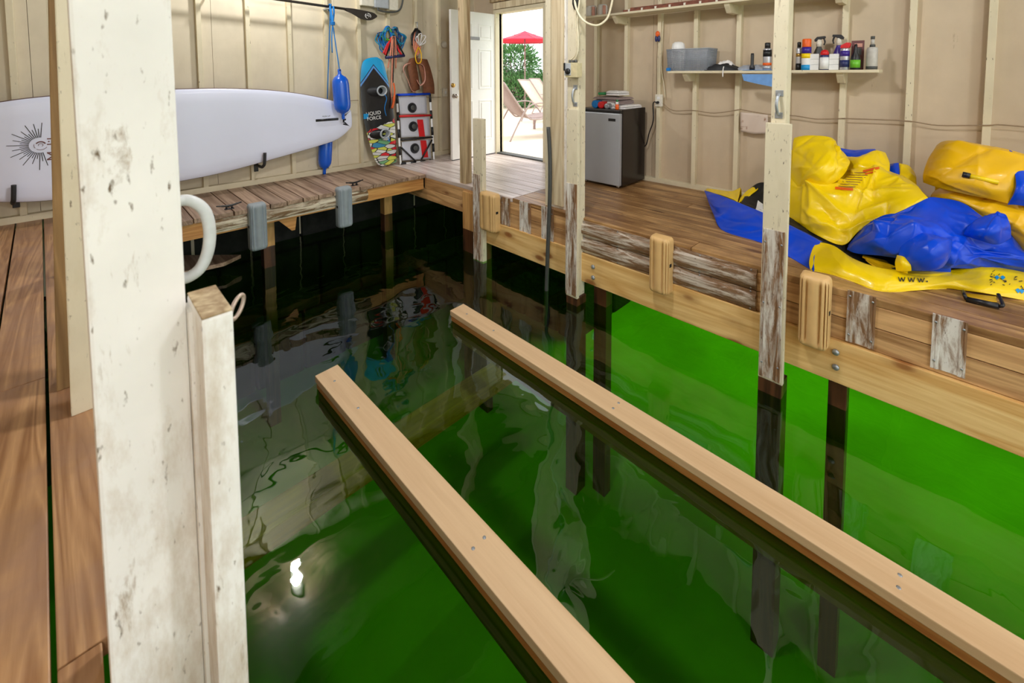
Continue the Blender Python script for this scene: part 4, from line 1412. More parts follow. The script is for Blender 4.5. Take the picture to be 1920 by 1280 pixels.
# basket with a white tub in it
a, b = onx(1253, 110, 4.12).y, onx(1326, 110, 4.12).y
t = thing('storage_basket', 'grey woven plastic basket at the left end of the lower shelf', 'basket', (4.2, (a + b) / 2, SZ))
zt = onx(1290, 92, 4.12).z
mb = MB()
for (xa, ya), (xb, yb) in (((4.12, b), (4.12, a)), ((4.12, a), (4.31, a)), ((4.31, a), (4.31, b)), ((4.31, b), (4.12, b))):
    A0, B0 = V((xa, ya, SZ)), V((xb, yb, SZ))
    L = (B0 - A0).length
    nb = int(L / 0.013)
    cxy = V((4.215, (a + b) / 2, 0))
    fl = lambda p, z: p + (p - cxy).normalized() * 0.0 + V((0, 0, z))
    for k in range(nb + 1):
        p = A0.lerp(B0, k / nb)
        out = V((p.x - cxy.x, p.y - cxy.y, 0)) * 0.07
        mb.tube([p, p + out + V((0, 0, zt - SZ))], 0.0028, 5)
    for j in range(16):
        u = j / 15
        pA = A0 + V((A0.x - cxy.x, A0.y - cxy.y, 0)) * 0.07 * u
        pB = B0 + V((B0.x - cxy.x, B0.y - cxy.y, 0)) * 0.07 * u
        mb.tube([pA + V((0, 0, u * (zt - SZ))), pB + V((0, 0, u * (zt - SZ)))], 0.0030, 5)
mb.build('woven_wall', 'basket', t)
mb = MB()
c4 = [V((x, y, zt)) for x, y in ((4.113, b - .014), (4.113, a + .014), (4.317, a + .014), (4.317, b - .014))]
mb.tube(c4, 0.006, 8, closed=True)
mb.build('rim', 'basket', t)
MB().box((4.125, b + 0.004, SZ), (4.305, a - 0.004, SZ + 0.006)).build('bottom', 'basket', t)
yw = onx(1271, 90, 4.2).y
mb = MB().lathe((4.21, yw, SZ + 0.007), [(0.05, 0), (0.058, 0.02), (0.062, 0.22), (0.055, 0.255), (0.035, 0.272), (0, 0.276)], 24)
tag(mb.build('tub', 'white'), 'rounded white tub sticking out of the grey basket', 'tub')
# folded rags and gloves by the basket
def heap(name, lab, cat, px0, px1, pyt, X, mat, seed, dep=0.15, zoff=0.0):
    y0, y1 = onx(px1, 131, X).y, onx(px0, 131, X).y
    h = onx((px0 + px1) / 2, pyt, X).z - SZ - zoff
    mb = MB()
    nu, nv = 26, 16
    rows = []
    for i in range(nu + 1):
        r = []
        for j in range(nv + 1):
            u, v = i / nu, j / nv
            e = (max(0, 1 - abs(2 * u - 1) ** 3) * max(0, 1 - abs(2 * v - 1) ** 3)) ** 0.6
            nz = noise.noise(V((u * 5 + seed, v * 4, seed))) * 0.5 + noise.noise(V((u * 12 + seed, v * 9, seed))) * 0.25
            r.append(V((X - dep / 2 + dep * v, y0 + (y1 - y0) * u, SZ + zoff + 0.001 + h * e * (0.75 + 0.5 * nz))))
        rows.append(r)
    mb.grid(rows)
    mb.face([v for v in mb.verts([rows[0][0], rows[0][-1], rows[-1][-1], rows[-1][0]])])
    return tag(mb.build(name, mat), lab, cat)


heap('gloves', 'dark folded gloves lying beside the grey basket', 'gloves', 1325, 1388, 117, 4.19, 'rubber', 1.3)
heap('rag', 'white rag bunched on the dark gloves beside the basket', 'rag', 1345, 1377, 111, 4.21, 'towel_white', 4.1, 0.10, 0.03)
heap('rag', 'grey rag lying flat behind the small black flashlight', 'rag', 1382, 1440, 119, 4.22, 'basket', 7.7)
mb = MB().tube(catmull([V((4.2, onx(1352, 131, 4.1).y, SZ + 0.055)), V((4.12, onx(1355, 131, 4.1).y, SZ + 0.03)), V((4.093, onx(1356, 131, 4.1).y, SZ - 0.01)), V((4.092, onx(1356, 131, 4.1).y, SZ - 0.055))], 5), 0.005, 6)
tag(mb.build('pull_cord', 'towel_white'), 'short white cord hanging over the shelf edge by the gloves', 'cord')
# blue microfibre cloth hanging over the edge
P = [onx(1391, 139, 4.094), onx(1450, 139, 4.094), onx(1450, 163, 4.10), onx(1420, 157, 4.10), onx(1395, 151, 4.098)]
mb = MB().prism([V((4.094, p.y, p.z)) for p in P], (-0.003, 0, 0))
mb.box((4.094, P[1].y, SZ + 0.0005), (4.20, P[0].y, SZ + 0.004))
tag(mb.build('cloth', 'blue_cloth'), 'pale blue cloth hanging over the edge of the lower shelf', 'cloth')
# blue clip at shelf end
mb = MB().box((4.09, 1.965, SZ), (4.13, 1.999, SZ + 0.03), 0.006)
tag(mb.build('clip', 'rope_blue'), 'small blue clip on the left end of the lower shelf', 'clip')
# stained cloth on the wall
P = [onx(1389, 210, XW - 0.004), onx(1440, 215, XW - 0.004), onx(1440, 250, XW - 0.004), onx(1389, 246, XW - 0.004)]
mm = Mat('stained_cloth', 0.95)
st = mm.ramp(mm.noise(mm.coords((1, 1, 1), False), 14, 5, .6, .5), [(0.60, srgb(206, 188, 172)), (0.70, srgb(150, 110, 86)), (0.78, srgb(92, 60, 46))])
mm.base(st)
M['stained'] = mm.m
mb = MB()
rows = []
for i in range(13):
    u = i / 12
    A0, A1 = V(P[0]).lerp(P[1], u), V(P[3]).lerp(P[2], u)
    A1 = A1 + V((0, 0, -0.012 * sin(pi * u)))
    rows.append([A0.lerp(A1, v / 8) + V((-0.006 * sin(u * 9 + v * .4) - 0.004, 0, 0)) for v in range(9)])
mb.grid(rows)
tag(mb.build('rag', 'stained', solid=0.003), 'white cloth with brown stains tacked to the wall below the shelf', 'rag')

# bottles and cans (left to right along the shelf)
y, h, r = item(1410, 100, 10, 4.14)
t = thing('flashlight', 'small black flashlight standing on its head on the lower shelf', 'flashlight', (4.14, y, SZ))
MB().lathe((4.14, y, SZ), [(r, 0), (r, h * .2), (r * .6, h * .32), (r * .6, h * .9), (r * .55, h), (0, h)], 20).build('barrel', 'black', t)
MB().box((4.14 - r * .75, y - 0.003, SZ + h * .4), (4.14 - r * .5, y + 0.003, SZ + h * .9), 0.001).build('clip', 'dgrey', t)
can('aerosol_can', 'silver and black aerosol can with an orange base band left of the tall cream post', 'aerosol can', 1438, 80, 16, 4.16, 'silver', 'black', ((0.05, .22, 'silver'), (.22, .34, 'orange'), (.62, .92, 'black')), .2, False)
can('aerosol_can', 'black and silver aerosol can partly hidden right of the tall cream post', 'aerosol can', 1497, 79, 11, 4.17, 'silver', 'black', ((0, .3, 'black'), (.6, .75, 'brass'), ), .2, False)
can('aerosol_can', 'purple and white aerosol can with a tall orange cap', 'aerosol can', 1511, 73, 18, 4.14, 'white', 'orange', ((0.0, .22, 'sky_blue'), (.5, .7, 'yellow'), (.70, .97, 'purple')), .24, True)
spray('trigger spray bottle with a dark green body behind the red capped can', 1534, 68, 24, 4.24, 'dgrey', 'green', 1, 'offwhite')
spray('trigger spray bottle with a purple body right of the white boxes', 1571, 64, 22, 4.24, 'purple', 'ink_brown', -1, 'offwhite')
for px, labs in ((1528, ('top', 'middle', 'bottom')), (1565, ('top', 'middle', 'bottom'))):
    X = 4.16
    ya, yb = onx(px + 9, 120, X).y, onx(px - 9, 120, X).y
    hh = (onx(px, 101, X).z - SZ) / 3
    for k in range(3):
        mb = MB().box((X - 0.035, ya, SZ + k * hh + 0.0006), (X + 0.035, yb, SZ + (k + 1) * hh - 0.0008), 0.002)
        tag(mb.build('carton', 'white'), f'small white carton, the {labs[2 - k]} of the stack ' + ('left of the red capped can' if px < 1540 else 'right of the red capped can'), 'carton', 'small white cartons stacked on the shelf')
y, h, r = item(1545, 93, 17, 4.13)
t = thing('oil_can', 'squat white can with a red spout cap between the white cartons', 'can', (4.13, y, SZ))
MB().lathe((4.13, y, SZ), [(r * .95, 0), (r, 0.003), (r, h * .68), (r * .9, h * .72), (r * .8, h * .74)], 24).build('body', 'navy', t)
MB().lathe((4.13, y, SZ), [(r + .0007, h * .04), (r + .0007, h * .62)], 24).build('printed_band', 'white', t)
MB().lathe((4.13, y, SZ), [(r * .8, h * .72), (r * .95, h * .78), (r * .95, h * .86), (r * .6, h * .97), (0, h)], 22).build('cap', 'red', t)
y, h, r = item(1583, 80, 18, 4.14)
t = thing('aerosol_can', 'silver and purple aerosol can with a slanted red spray cap', 'aerosol can', (4.14, y, SZ))
MB().lathe((4.14, y, SZ), [(r * .95, 0), (r, 0.003), (r, h * .72), (r * .9, h * .78), (r * .8, h * .80)], 24).build('body', 'silver', t)
MB().lathe((4.14, y, SZ), [(r + .0007, h * .1), (r + .0007, h * .36)], 24).build('printed_band', 'navy', t)
MB().lathe((4.14, y, SZ), [(r + .0007, h * .5), (r + .0007, h * .7)], 24).build('printed_band', 'purple', t)
MB().prism([V((4.14 - r * .85, y + a * r, SZ + h * b)) for a, b in ((.95, .80), (-.95, .80), (-1.15, .92), (-1.1, .99), (-.3, 1.0), (.85, .9))], (r * 1.7, 0, 0), 0.004).build('cap', 'red', t)
y, h, r = item(1603, 82, 19, 4.14)
t = thing('squeeze_bottle', 'dark long necked bottle with a lime green label', 'bottle', (4.14, y, SZ))
MB().lathe((4.14, y, SZ), [(r * .95, 0), (r, 0.004), (r, h * .42), (r * .85, h * .52), (r * .42, h * .66), (r * .36, h * .8), (r * .3, h * .97), (0, h)], 24).build('body', 'black', t)
MB().lathe((4.14, y, SZ), [(r + .0008, h * .08), (r + .0008, h * .38)], 24).build('label_band', 'lime', t)
ya, yb = onx(1620, 100, 4.22).y, onx(1596, 100, 4.22).y
zt = onx(1608, 76, 4.22).z
t = thing('card_pack', 'dark brown carded pack standing behind the lime labelled bottle', 'package', (4.22, (ya + yb) / 2, SZ))
MB().box((4.215, ya, SZ), (4.228, yb, zt), 0.002).build('card', 'ink_brown', t)
MB().box((4.212, ya + 0.01, SZ + (zt - SZ) * .78), (4.2155, yb - 0.02, SZ + (zt - SZ) * .9)).build('printed_band', 'pink', t)
MB().box((4.205, ya + 0.015, SZ + (zt - SZ) * .5), (4.2155, yb - 0.02, SZ + (zt - SZ) * .74), 0.003).build('blister', 'dgrey', t)
y, h, r = item(1634, 68, 22, 4.17)
t = thing('pump_bottle', 'pale grey bottle with a dark cap at the right end of the lower shelf', 'bottle', (4.17, y, SZ))
MB().lathe((4.17, y, SZ), [(r * .95, 0), (r, 0.004), (r, h * .6), (r * .9, h * .66), (r * .45, h * .68), (r * .4, h * .7)], 24).build('body', 'clear_grey', t)
MB().lathe((4.17, y, SZ), [(r + .0007, 0.003), (r + .0007, h * .1)], 24).build('base_band', 'dgrey', t)
MB().lathe((4.17, y, SZ), [(r * .5, h * .68), (r * .5, h * .75)], 20).build('collar', 'dgrey', t)
MB().lathe((4.17, y, SZ), [(r * .34, h * .74), (r * .34, h * .92), (0, h * .92)], 18).build('neck', 'clear_grey', t)
MB().lathe((4.17, y, SZ), [(r * .38, h * .91), (r * .38, h), (0, h)], 18).build('cap', 'dgrey', t)

# upper shelf items
ZU = 1.768
for (p0, p1), lab in (((1100, 1118), 'white basket, nearer the switch box post,'), ((1121, 1138), 'white basket, nearer the brown slats,')):
    X = 4.2
    y0, y1 = onx(p1, 20, X).y, onx(p0, 20, X).y
    t = thing('rope_basket', lab + ' on the upper shelf', 'basket', (X, (y0 + y1) / 2, ZU), 'white baskets on the upper shelf')
    r = (y1 - y0) / 2
    MB().lathe((X, (y0 + y1) / 2, ZU), [(r * .8, 0)] + [(r * (0.85 + .15 * (k % 2) * .3 + .1 * sin(k / 9 * pi)), 0.012 + k * 0.0125) for k in range(9)] + [(r * .8, 0.125), (0, 0.125)], 24).build('body', 'white', t)
    MB().box((X - r * 1.0, y0 + 0.002, ZU + 0.004), (X - r * .3, y0 + 0.016, ZU + 0.11), 0.004).build('seam', 'pink', t, label='orange seam')
t = thing('wooden_rack', 'bundle of brown slats with pale spacers lying along the upper shelf', 'rack', (4.16, 1.9, ZU))
ya, yb = onx(1170, 20, 4.12).y, 0.75
for i, (x, z, yy) in enumerate(((4.11, 0.014, ya), (4.15, 0.036, ya - 0.06), (4.2, 0.014, ya - 0.02))):
    MB().box((x - 0.012, yb, ZU + z - 0.011), (x + 0.012, yy, ZU + z + 0.011), 0.004).build('slat', 'brownstick', t)
for k in range(9):
    y = ya - 0.06 - k * 0.145
    MB().box((4.095, y - 0.02, ZU + 0.001), (4.21, y, ZU + 0.028), 0.003).build('spacer', 'offwhite', t)
mb = MB()
rnd = random.Random(5)
for k in range(26):
    y = 1.95 - k * 0.045
    mb.tube(catmull([V((4.25, y, ZU)), V((4.24, y + rnd.uniform(-.03, .03), ZU + 0.1)), V((4.22, y + rnd.uniform(-.06, .06), ZU + 0.2 + rnd.uniform(0, .1)))], 3), 0.0015, 4)
o = mb.build('dried_grass', 'brownstick')
tag(o, 'thin dry stems standing behind the brown slats on the upper shelf', 'dry stems')
o['kind'] = 'stuff'
mb = MB().lathe((4.16, 1.28, ZU + 0.047), [(0.1, 0), (0.13, 0.01), (0.14, 0.03), (0, 0.04)], 24)
tag(mb.build('grey_lid', 'galv'), 'grey metal lid lying on the brown slats of the upper shelf', 'lid')

# trinket hung from the stud
p = onx(1234, 66, 4.31)
t = thing('key_float', 'small orange and blue key float hung on the stud above the outlet', 'key float', p)
MB().sphere(p + V((-0.012, 0.0, 0.012)), 0.028, 16, (0.5, .8, 1.1)).build('orange_float', 'orange', t, label='orange float')
for s in (-1, 1):
    MB().sphere(p + V((-0.012, s * 0.014, -0.035)), 0.022, 14, (0.5, .7, 1.5)).build('blue_float', 'navy', t, label='dark blue float')
MB().tube([p + V((-.005, 0, -0.05)), p + V((-.003, 0.01, -0.25)), p + V((-.003, 0.004, -0.63))], 0.003, 6).build('string', 'wire_tan', t)
# outlet and fridge cord
p = onx(1237, 188, XW)
t = thing('wall_outlet', 'cream wall outlet with a black plug beside the fridge', 'outlet', p)
MB().box((XW - 0.028, p.y - 0.038, p.z - 0.062), (XW, p.y + 0.038, p.z + 0.062), 0.005).build('plate', 'offwhite', t)
for dz in (-0.022, 0.024):
    MB().box((XW - 0.031, p.y - 0.016, p.z + dz - 0.014), (XW - 0.026, p.y + 0.016, p.z + dz + 0.014), 0.004).build('socket', 'white', t)
mb = MB().tube(catmull([p + V((-0.03, 0, -.02)), p + V((-0.055, 0.0, -0.022)), p + V((-0.06, 0.04, -0.03)), onx(1225, 225, 4.27), onx(1217, 250, 4.28), onx(1211, 272, 4.30), V((4.31, 2.4, .33))], 6), 0.006, 8)
mb.cyl(p + V((-0.03, 0, -.02)), p + V((-0.056, 0, -.021)), 0.014, 12)
tag(mb.build('power_cord', 'black'), 'black power cord running from the outlet down to the fridge', 'cord')
# wires stapled along studs
mb = MB()
mb.tube(catmull([p + V((-0.004, -0.035, -0.03)), onx(1262, 207, XW - .004), onx(1300, 207, XW - .004), onx(1340, 212, XW - 0.004), onx(1388, 205, XW - .004)], 5), 0.0045, 6)
mb.tube(catmull([onx(1388, 205, XW - .004), onx(1440, 214, XW - .004), onx(1490, 217, XW - .004), onx(1530, 223, XW - .004), onx(1578, 222, XW - .004)], 5), 0.0045, 6)
mb.tube(catmull([onx(1578, 222, XW - .004), onx(1640, 224, XW - .004), onx(1704, 227, XW - .004), onx(1760, 235, XW - 0.004), onx(1850, 235, XW - .004), onx(1925, 238, XW - .004), V((XW - .004, -1.3, 0.72)), V((XW - .004, -2.9, 0.74))], 5), 0.0045, 6)
tag(mb.build('cable', 'wire_tan'), 'thin tan cable stapled along the studs of the right wall', 'cable')
mb = MB().tube(catmull([onx(1243, 40, XW - .004), onx(1240, 120, XW - .004), onx(1245, 160, XW - .004), onx(1247, 182, XW - .004)], 5), 0.0045, 6)
tag(mb.build('cable', 'cable'), 'cream cable coming down the stud to the wall outlet', 'cable')
mb = MB().tube(catmull([ony(672, 188, YW - .004), ony(640, 190, YW - .004), ony(600, 196, YW - .004)], 5), 0.004, 6)
mb.tube(catmull([ony(680, 190, YW - .004), ony(735, 183, YW - .004), ony(826, 182, YW - .004)], 5), 0.004, 6)
tag(mb.build('cable', 'wire_tan'), 'thin tan cable stapled along the studs of the head wall', 'cable')

# ---- fridge
F0, F1, G0, G1, FH = 3.79, 4.29, 2.315, 2.80, 0.785
t = thing('mini_fridge', 'silver fronted black mini fridge standing on the deck by the right wall', 'fridge', ((F0 + F1) / 2, (G0 + G1) / 2, 0))
MB().box((F0 + 0.05, G0, 0.02), (F1, G1, FH), 0.008).build('cabinet', 'fridge_body', t)
dr = MB().box((F0, G0, 0.03), (F0 + 0.045, G1, FH - 0.035), 0.012).build('door', 'fridge_front', t)
MB().box((F0 - 0.003, G0 + 0.05, FH - 0.115), (F0 + 0.002, G0 + 0.13, FH - 0.088), 0.001).build('badge', 'black', dr)
MB().box((F0 + 0.004, G0 + 0.002, FH - 0.034), (F0 + 0.05, G1 - 0.002, FH - 0.002), 0.008).build('top_trim', 'black', t)
for x, y in ((F0 + 0.06, G0 + 0.05), (F0 + 0.06, G1 - 0.05), (F1 - 0.05, G0 + 0.05), (F1 - 0.05, G1 - 0.05)):
    MB().cyl((x, y, 0), (x, y, 0.022), 0.016, 12).build('foot', 'chrome', t)
# things on the fridge
def slab_cloth(name, lab, x0, x1, y0, y1, z0, h, mat, seed, layers=2):
    mb = MB()
    for L in range(layers):
        zz = z0 + L * h / layers
        nu, nv = 20, 20
        rows = []
        for i in range(nu + 1):
            r = []
            for j in range(nv + 1):
                u, v = i / nu, j / nv
                e = (max(0, 1 - abs(2 * u - 1) ** 6) * max(0, 1 - abs(2 * v - 1) ** 6)) ** 0.4
                nz = noise.noise(V((u * 3 + seed + L, v * 3, seed))) * 0.35
                s = 1 + 0.03 * noise.noise(V((L * 3 + seed, u * 2, v * 2)))
                r.append(V((x0 + (x1 - x0) * u * s, y0 + (y1 - y0) * v * s, zz + 0.001 + h / layers * e * (0.95 + nz))))
            rows.append(r)
        mb.grid(rows)
    mb.box((x0 + .005, y0 + .005, z0), (x1 - .005, y1 - .005, z0 + h * .4), 0.004)
    return tag(mb.build(name, mat), lab, 'towel')


slab_cloth('towel', 'white towel folded flat on the right side of the fridge top', 3.93, 4.27, 2.34, 2.52, FH, 0.035, 'towel_white', 2.2)
slab_cloth('towel', 'folded taupe towel lying across the fridge top', 3.95, 4.25, 2.42, 2.76, FH + 0.037, 0.075, 'towel_grey', 3.4, 3)
slab_cloth('towel', 'small white cloth on top of the taupe towel', 4.0, 4.22, 2.46, 2.62, FH + 0.128, 0.045, 'towel_white', 5.9)
mb = MB().box((4.02, 2.635, FH + 0.128), (4.16, 2.73, FH + 0.155), 0.01)
tag(mb.build('pouch', 'green'), 'small green pouch on the taupe towel beside the white cloth', 'pouch')
def roll(px, py, r, L, mat, hole, lab, name):
    c = onx(px, py, 3.84)
    z = FH + r
    t = thing(name, lab, 'roll', (3.84, c.y, FH))
    MB().lathe((3.84, c.y, z), [(r * .5, 0.0), (r * .95, 0), (r, 0.004), (r, L), (r * .5, L)], 20, (1, 0.0, 0)).build('outer', mat, t)
    MB().lathe((3.842, c.y, z), [(r * .48, 0.0), (r * .48, L)], 16, (1, 0, 0)).build('core', hole, t)
roll(1115, 199, 0.040, 0.10, 'rope_blue', 'white', 'blue rimmed roll lying at the front edge of the fridge top', 'tape_roll')
roll(1126, 200, 0.036, 0.10, 'red', 'pink', 'red rimmed roll lying at the front edge of the fridge top', 'tape_roll')
roll(1137, 202, 0.027, 0.10, 'galv', 'dgrey', 'small grey roll at the front edge of the fridge top', 'tape_roll')
c = onx(1157, 205, 3.85)
t = thing('lotion_bottle', 'small bottle with an orange base and green cap at the fridge top corner', 'bottle', (3.85, c.y, FH))
MB().lathe((3.85, c.y, FH), [(0.016, 0), (0.018, 0.004), (0.018, 0.05), (0.012, 0.055)], 16).build('body', 'orange', t)
MB().lathe((3.85, c.y, FH), [(0.0165, 0.05), (0.014, 0.07), (0.012, 0.075)], 16).build('shoulder', 'white', t)
MB().lathe((3.85, c.y, FH), [(0.011, 0.074), (0.008, 0.095), (0, 0.097)], 14).build('cap', 'green', t)
slab_cloth('towel', 'crumpled white cloth tucked between the rolls and the taupe towel', 3.90, 3.97, 2.47, 2.70, FH, 0.06, 'towel_white', 9.1)

# ---- switch box, handle and cables on the post by the fridge
XB = 2.745
p0, p1 = onx(1065, 118, XB), onx(1087, 145, XB)
t = thing('switch_box', 'cream switch box with a black knob on the post by the fridge', 'switch box', (2.775, yD, p1.z))
MB().box((2.71, p1.y - 0.0, p1.z), (2.775, p0.y, p0.z), 0.004).build('case', 'cream_plastic', t)
MB().box((2.706, p0.y - 0.055, p1.z + 0.015), (2.712, p0.y + 0.004, p0.z - 0.002), 0.003).build('faceplate', 'grey_lid', t)
kc = V((2.707, p0.y - 0.03, (p0.z + p1.z) / 2 - 0.01))
MB().lathe(kc, [(0.024, 0), (0.022, 0.012), (0.012, 0.018), (0, 0.019)], 18, (-1, 0, 0)).build('knob', 'black', t)
MB().box((2.702, p0.y - 0.004, p1.z + 0.05), (2.711, p0.y + 0.012, p0.z), 0.003).build('toggle_cover', 'black', t)
zt = p0.z
for dy in (-0.02, -0.05, -0.075):
    MB().cyl((2.745, p0.y + dy, zt - 0.004), (2.745, p0.y + dy, zt + 0.022), 0.011, 10).build('cable_gland', 'dgrey', t)
pk = onx(1079, 2, 2.74)
mb = MB().lathe((2.748, pk.y, pk.z - 0.07), [(0.008, 0), (0.02, 0.02), (0.03, 0.05), (0.03, 0.2), (0.02, 0.22), (0, 0.22)], 16)
tag(mb.build('cable_plug', 'black'), 'black plug hanging high on the post by the fridge', 'plug')
mb = MB()
mb.tube(catmull([V((2.745, p0.y - 0.02, zt + 0.02)), onx(1080, 100, 2.745), onx(1081, 70, 2.745), onx(1079, 40, 2.745), onx(1079, 14, 2.745)], 6), 0.007, 8)
mb.tube(catmull([V((2.745, p0.y - 0.06, zt + 0.02)), onx(1083, 98, 2.74), onx(1084, 70, 2.74), onx(1082, 40, 2.74), onx(1085, 14, 2.74), onx(1088, -10, 2.74)], 6), 0.007, 8)
tag(mb.build('cable', 'cable'), 'pair of cream cables running up the post from the switch box', 'cable')
mb = MB().tube(catmull([onx(1077, -8, 2.73), onx(1080, 14, 2.72), onx(1090, 34, 2.72), onx(1105, 45, 2.74), onx(1122, 47, 2.8), onx(1138, 35, 2.9), onx(1145, 15, 3.0), onx(1150, -8, 3.1)], 6), 0.0085, 8)
tag(mb.build('cable', 'cable'), 'cream cable sagging in a loop off the post in front of the upper shelf', 'cable')
# ================================================================== DEFLATED TOWABLE TUBES ON THE RIGHT DECK
def spline(pts, t):
    m = len(pts)
    i = min(int(t), m - 2)
    t -= i
    p0, p1, p2, p3 = pts[max(i - 1, 0)], pts[i], pts[i + 1], pts[min(i + 2, m - 1)]
    return 0.5 * ((2 * p1) + (p2 - p0) * t + (2 * p0 - 5 * p1 + 4 * p2 - p3) * t * t + (3 * p1 - p0 - 3 * p2 + p3) * t ** 3)


def dens(rows, nu, nv):
    """rows of (px, py, X) measured on the photo with their depth -> smooth grid of points"""
    R0 = [[V(onx(*q)) for q in r] for r in rows]
    cols = [[spline(r, k / nu * (len(r) - 1)) for k in range(nu + 1)] for r in R0]
    out = []
    for i in range(nv + 1):
        t = i / nv * (len(cols) - 1)
        out.append([spline([c[k] for c in cols], t) for k in range(nu + 1)])
    return out


def wrinkle(P, amp, freq, seed, aniso=(1, 1, 1), folds=()):
    """crumple: sharp straight folds (ridges and valleys) over soft dents"""
    nv, nu = len(P) - 1, len(P[0]) - 1
    W = sum((P[nv // 2][j + 1] - P[nv // 2][j]).length for j in range(nu))
    H = sum((P[i + 1][nu // 2] - P[i][nu // 2]).length for i in range(nv))
    rnd = random.Random(seed * 13.7)
    cr = []
    for k in range(int(7 + 26 * W * H / 0.4)):
        u, v = rnd.random() * W, rnd.random() * H
        a = rnd.gauss(0.9, 0.7) if rnd.random() < 0.7 else rnd.uniform(0, pi)
        L = rnd.uniform(0.08, 0.30)
        cr.append((u, v, cos(a), sin(a), L, rnd.choice((1, 1, -1)) * rnd.uniform(0.35, 1.0), rnd.uniform(0.012, 0.04)))
    for (u0, v0, u1, v1, h, w) in folds:
        du, dv = (u1 - u0) * W, (v1 - v0) * H
        L = math.hypot(du, dv)
        cr.append(((u0 + u1) / 2 * W, (v0 + v1) / 2 * H, du / L, dv / L, L / 2, h, w))
    Q = [[p.copy() for p in r] for r in P]
    for i in range(nv + 1):
        for j in range(nu + 1):
            a = P[i][min(j + 1, nu)] - P[i][max(j - 1, 0)]
            b = P[min(i + 1, nv)][j] - P[max(i - 1, 0)][j]
            n_ = a.cross(b)
            if n_.length < 1e-9:
                continue
            n_.normalize()
            if n_.x > 0:
                n_ = -n_
            p = P[i][j]
            q = V((p.x * freq * aniso[0] + seed, p.y * freq * aniso[1], p.z * freq * aniso[2] - seed))
            h = 0.7 * noise.noise(q * 0.8) + 0.35 * (0.5 - 2 * abs(noise.noise(q * 1.7)))
            u, v = j / nu * W, i / nv * H
            for (cu, cv, ca, sa, L, hh, w) in cr:
                s_ = (u - cu) * ca + (v - cv) * sa
                if abs(s_) > L:
                    continue
                d = abs(-(u - cu) * sa + (v - cv) * ca)
                if d > 5 * w:
                    continue
                h += hh * math.exp(-d / w) * (1 - (s_ / L) ** 2)
            eu = min(1, 7 * j / nu, 7 * (nu - j) / nu)
            ev = min(1, 6 * i / nv + 0.1, 6 * (nv - i) / nv + 0.1)
            Q[i][j] = p + n_ * amp * h * eu * ev
            if Q[i][j].z < 0.004:
                Q[i][j].z = 0.004
    return Q


PATCH = {}


def patch(name, rows, mat, parent, nu=46, nv=30, amp=0.012, freq=5.0, seed=0.0, back=0.16, aniso=(1, 1, 1), key=None, lab=None, floor_=True, folds=()):
    nu, nv = int(nu * 1.5), int(nv * 1.5)
    P = wrinkle(dens(rows, nu, nv), amp, freq, seed, aniso, folds)
    last = P[-1]
    if back:
        # the far side goes down to the deck so the fold has a body
        for f in (0.35, 0.75, 1.0):
            P.append([V((min(p.x + back * (0.5 + 0.5 * f), 4.30), p.y, max(0.004, p.z * (1 - f ** 1.6)))) for p in last])
        if floor_:
            P.append([V((p.x, p.y, 0.0035)) for p in P[-1]])
    mb = MB()
    mb.grid(P)
    o = mb.build(name, mat, parent, solid=0.006, label=lab)
    if key:
        vs = [p for r in P for p in r]
        n_ = len(P[0])
        fs = [(i * n_ + j, i * n_ + j + 1, (i + 1) * n_ + j + 1, (i + 1) * n_ + j) for i in range(len(P) - 1) for j in range(n_ - 1)]
        PATCH[key] = BVHTree.FromPolygons(vs, fs)
    return o


def lay(key, px, py, lift=0.004):
    """point of the fabric that is seen at this pixel, lifted off the fabric"""
    d = sight(px, py).normalized()
    h = PATCH[key].ray_cast(CAM, d)
    if h[0] is None:
        return None
    n_ = h[1] if h[1].dot(d) < 0 else -h[1]
    return h[0] + n_ * lift


def print_on(name, key, quads, mat, parent, n=6, lab=None):
    mb = MB()
    for q in quads:
        A, B, C, D = q
        rows = []
        for i in range(n + 1):
            r = []
            for j in range(n + 1):
                u, v = j / n, i / n
                x = (A[0] * (1 - u) + B[0] * u) * (1 - v) + (D[0] * (1 - u) + C[0] * u) * v
                y = (A[1] * (1 - u) + B[1] * u) * (1 - v) + (D[1] * (1 - u) + C[1] * u) * v
                r.append(lay(key, x, y))
            rows.append(r)
        if all(p is not None for r in rows for p in r):
            mb.grid(rows)
    return mb.build(name, mat, parent, label=lab)


def bar(x0, y0, x1, y1, w):
    dx, dy = x1 - x0, y1 - y0
    L = math.hypot(dx, dy) or 1
    nx, ny = -dy / L * w / 2, dx / L * w / 2
    return ((x0 + nx, y0 + ny), (x1 + nx, y1 + ny), (x1 - nx, y1 - ny), (x0 - nx, y0 - ny))


gq = 'deflated yellow and blue towable tubes piled on the right deck'
# --- the outer ring lying on the deck
tA = thing('towable_tube', 'flat towable tube with blue flap, black inside and yellow band printed www', 'towable tube', (3.4, 0.6, 0), gq)
patch('blue_flap', [[(1322, 361, 4.1), (1337, 400, 3.62), (1356, 432, 3.325), (1430, 456, 3.26), (1480, 481, 3.13), (1526, 509, 2.995)],
                    [(1321, 359, 4.1), (1342, 388, 3.66), (1380, 412, 3.46), (1440, 434, 3.38), (1490, 458, 3.26), (1527, 482, 3.10)],
                    [(1321, 357, 4.12), (1350, 366, 3.85), (1395, 384, 3.7), (1445, 405, 3.6), (1500, 432, 3.4), (1538, 453, 3.27)]], 'blue', tA, amp=0.010, freq=4, seed=1.2, back=0.10)
patch('yellow_lining', [[(1322, 357, 4.12), (1350, 364, 3.9), (1372, 372, 3.85), (1383, 379, 3.8)],
                        [(1326, 353, 4.2), (1350, 356, 4.12), (1372, 358, 4.08), (1388, 351, 4.05)]], 'yellow', tA, 20, 10, 0.006, 8, 2.0, 0.05)
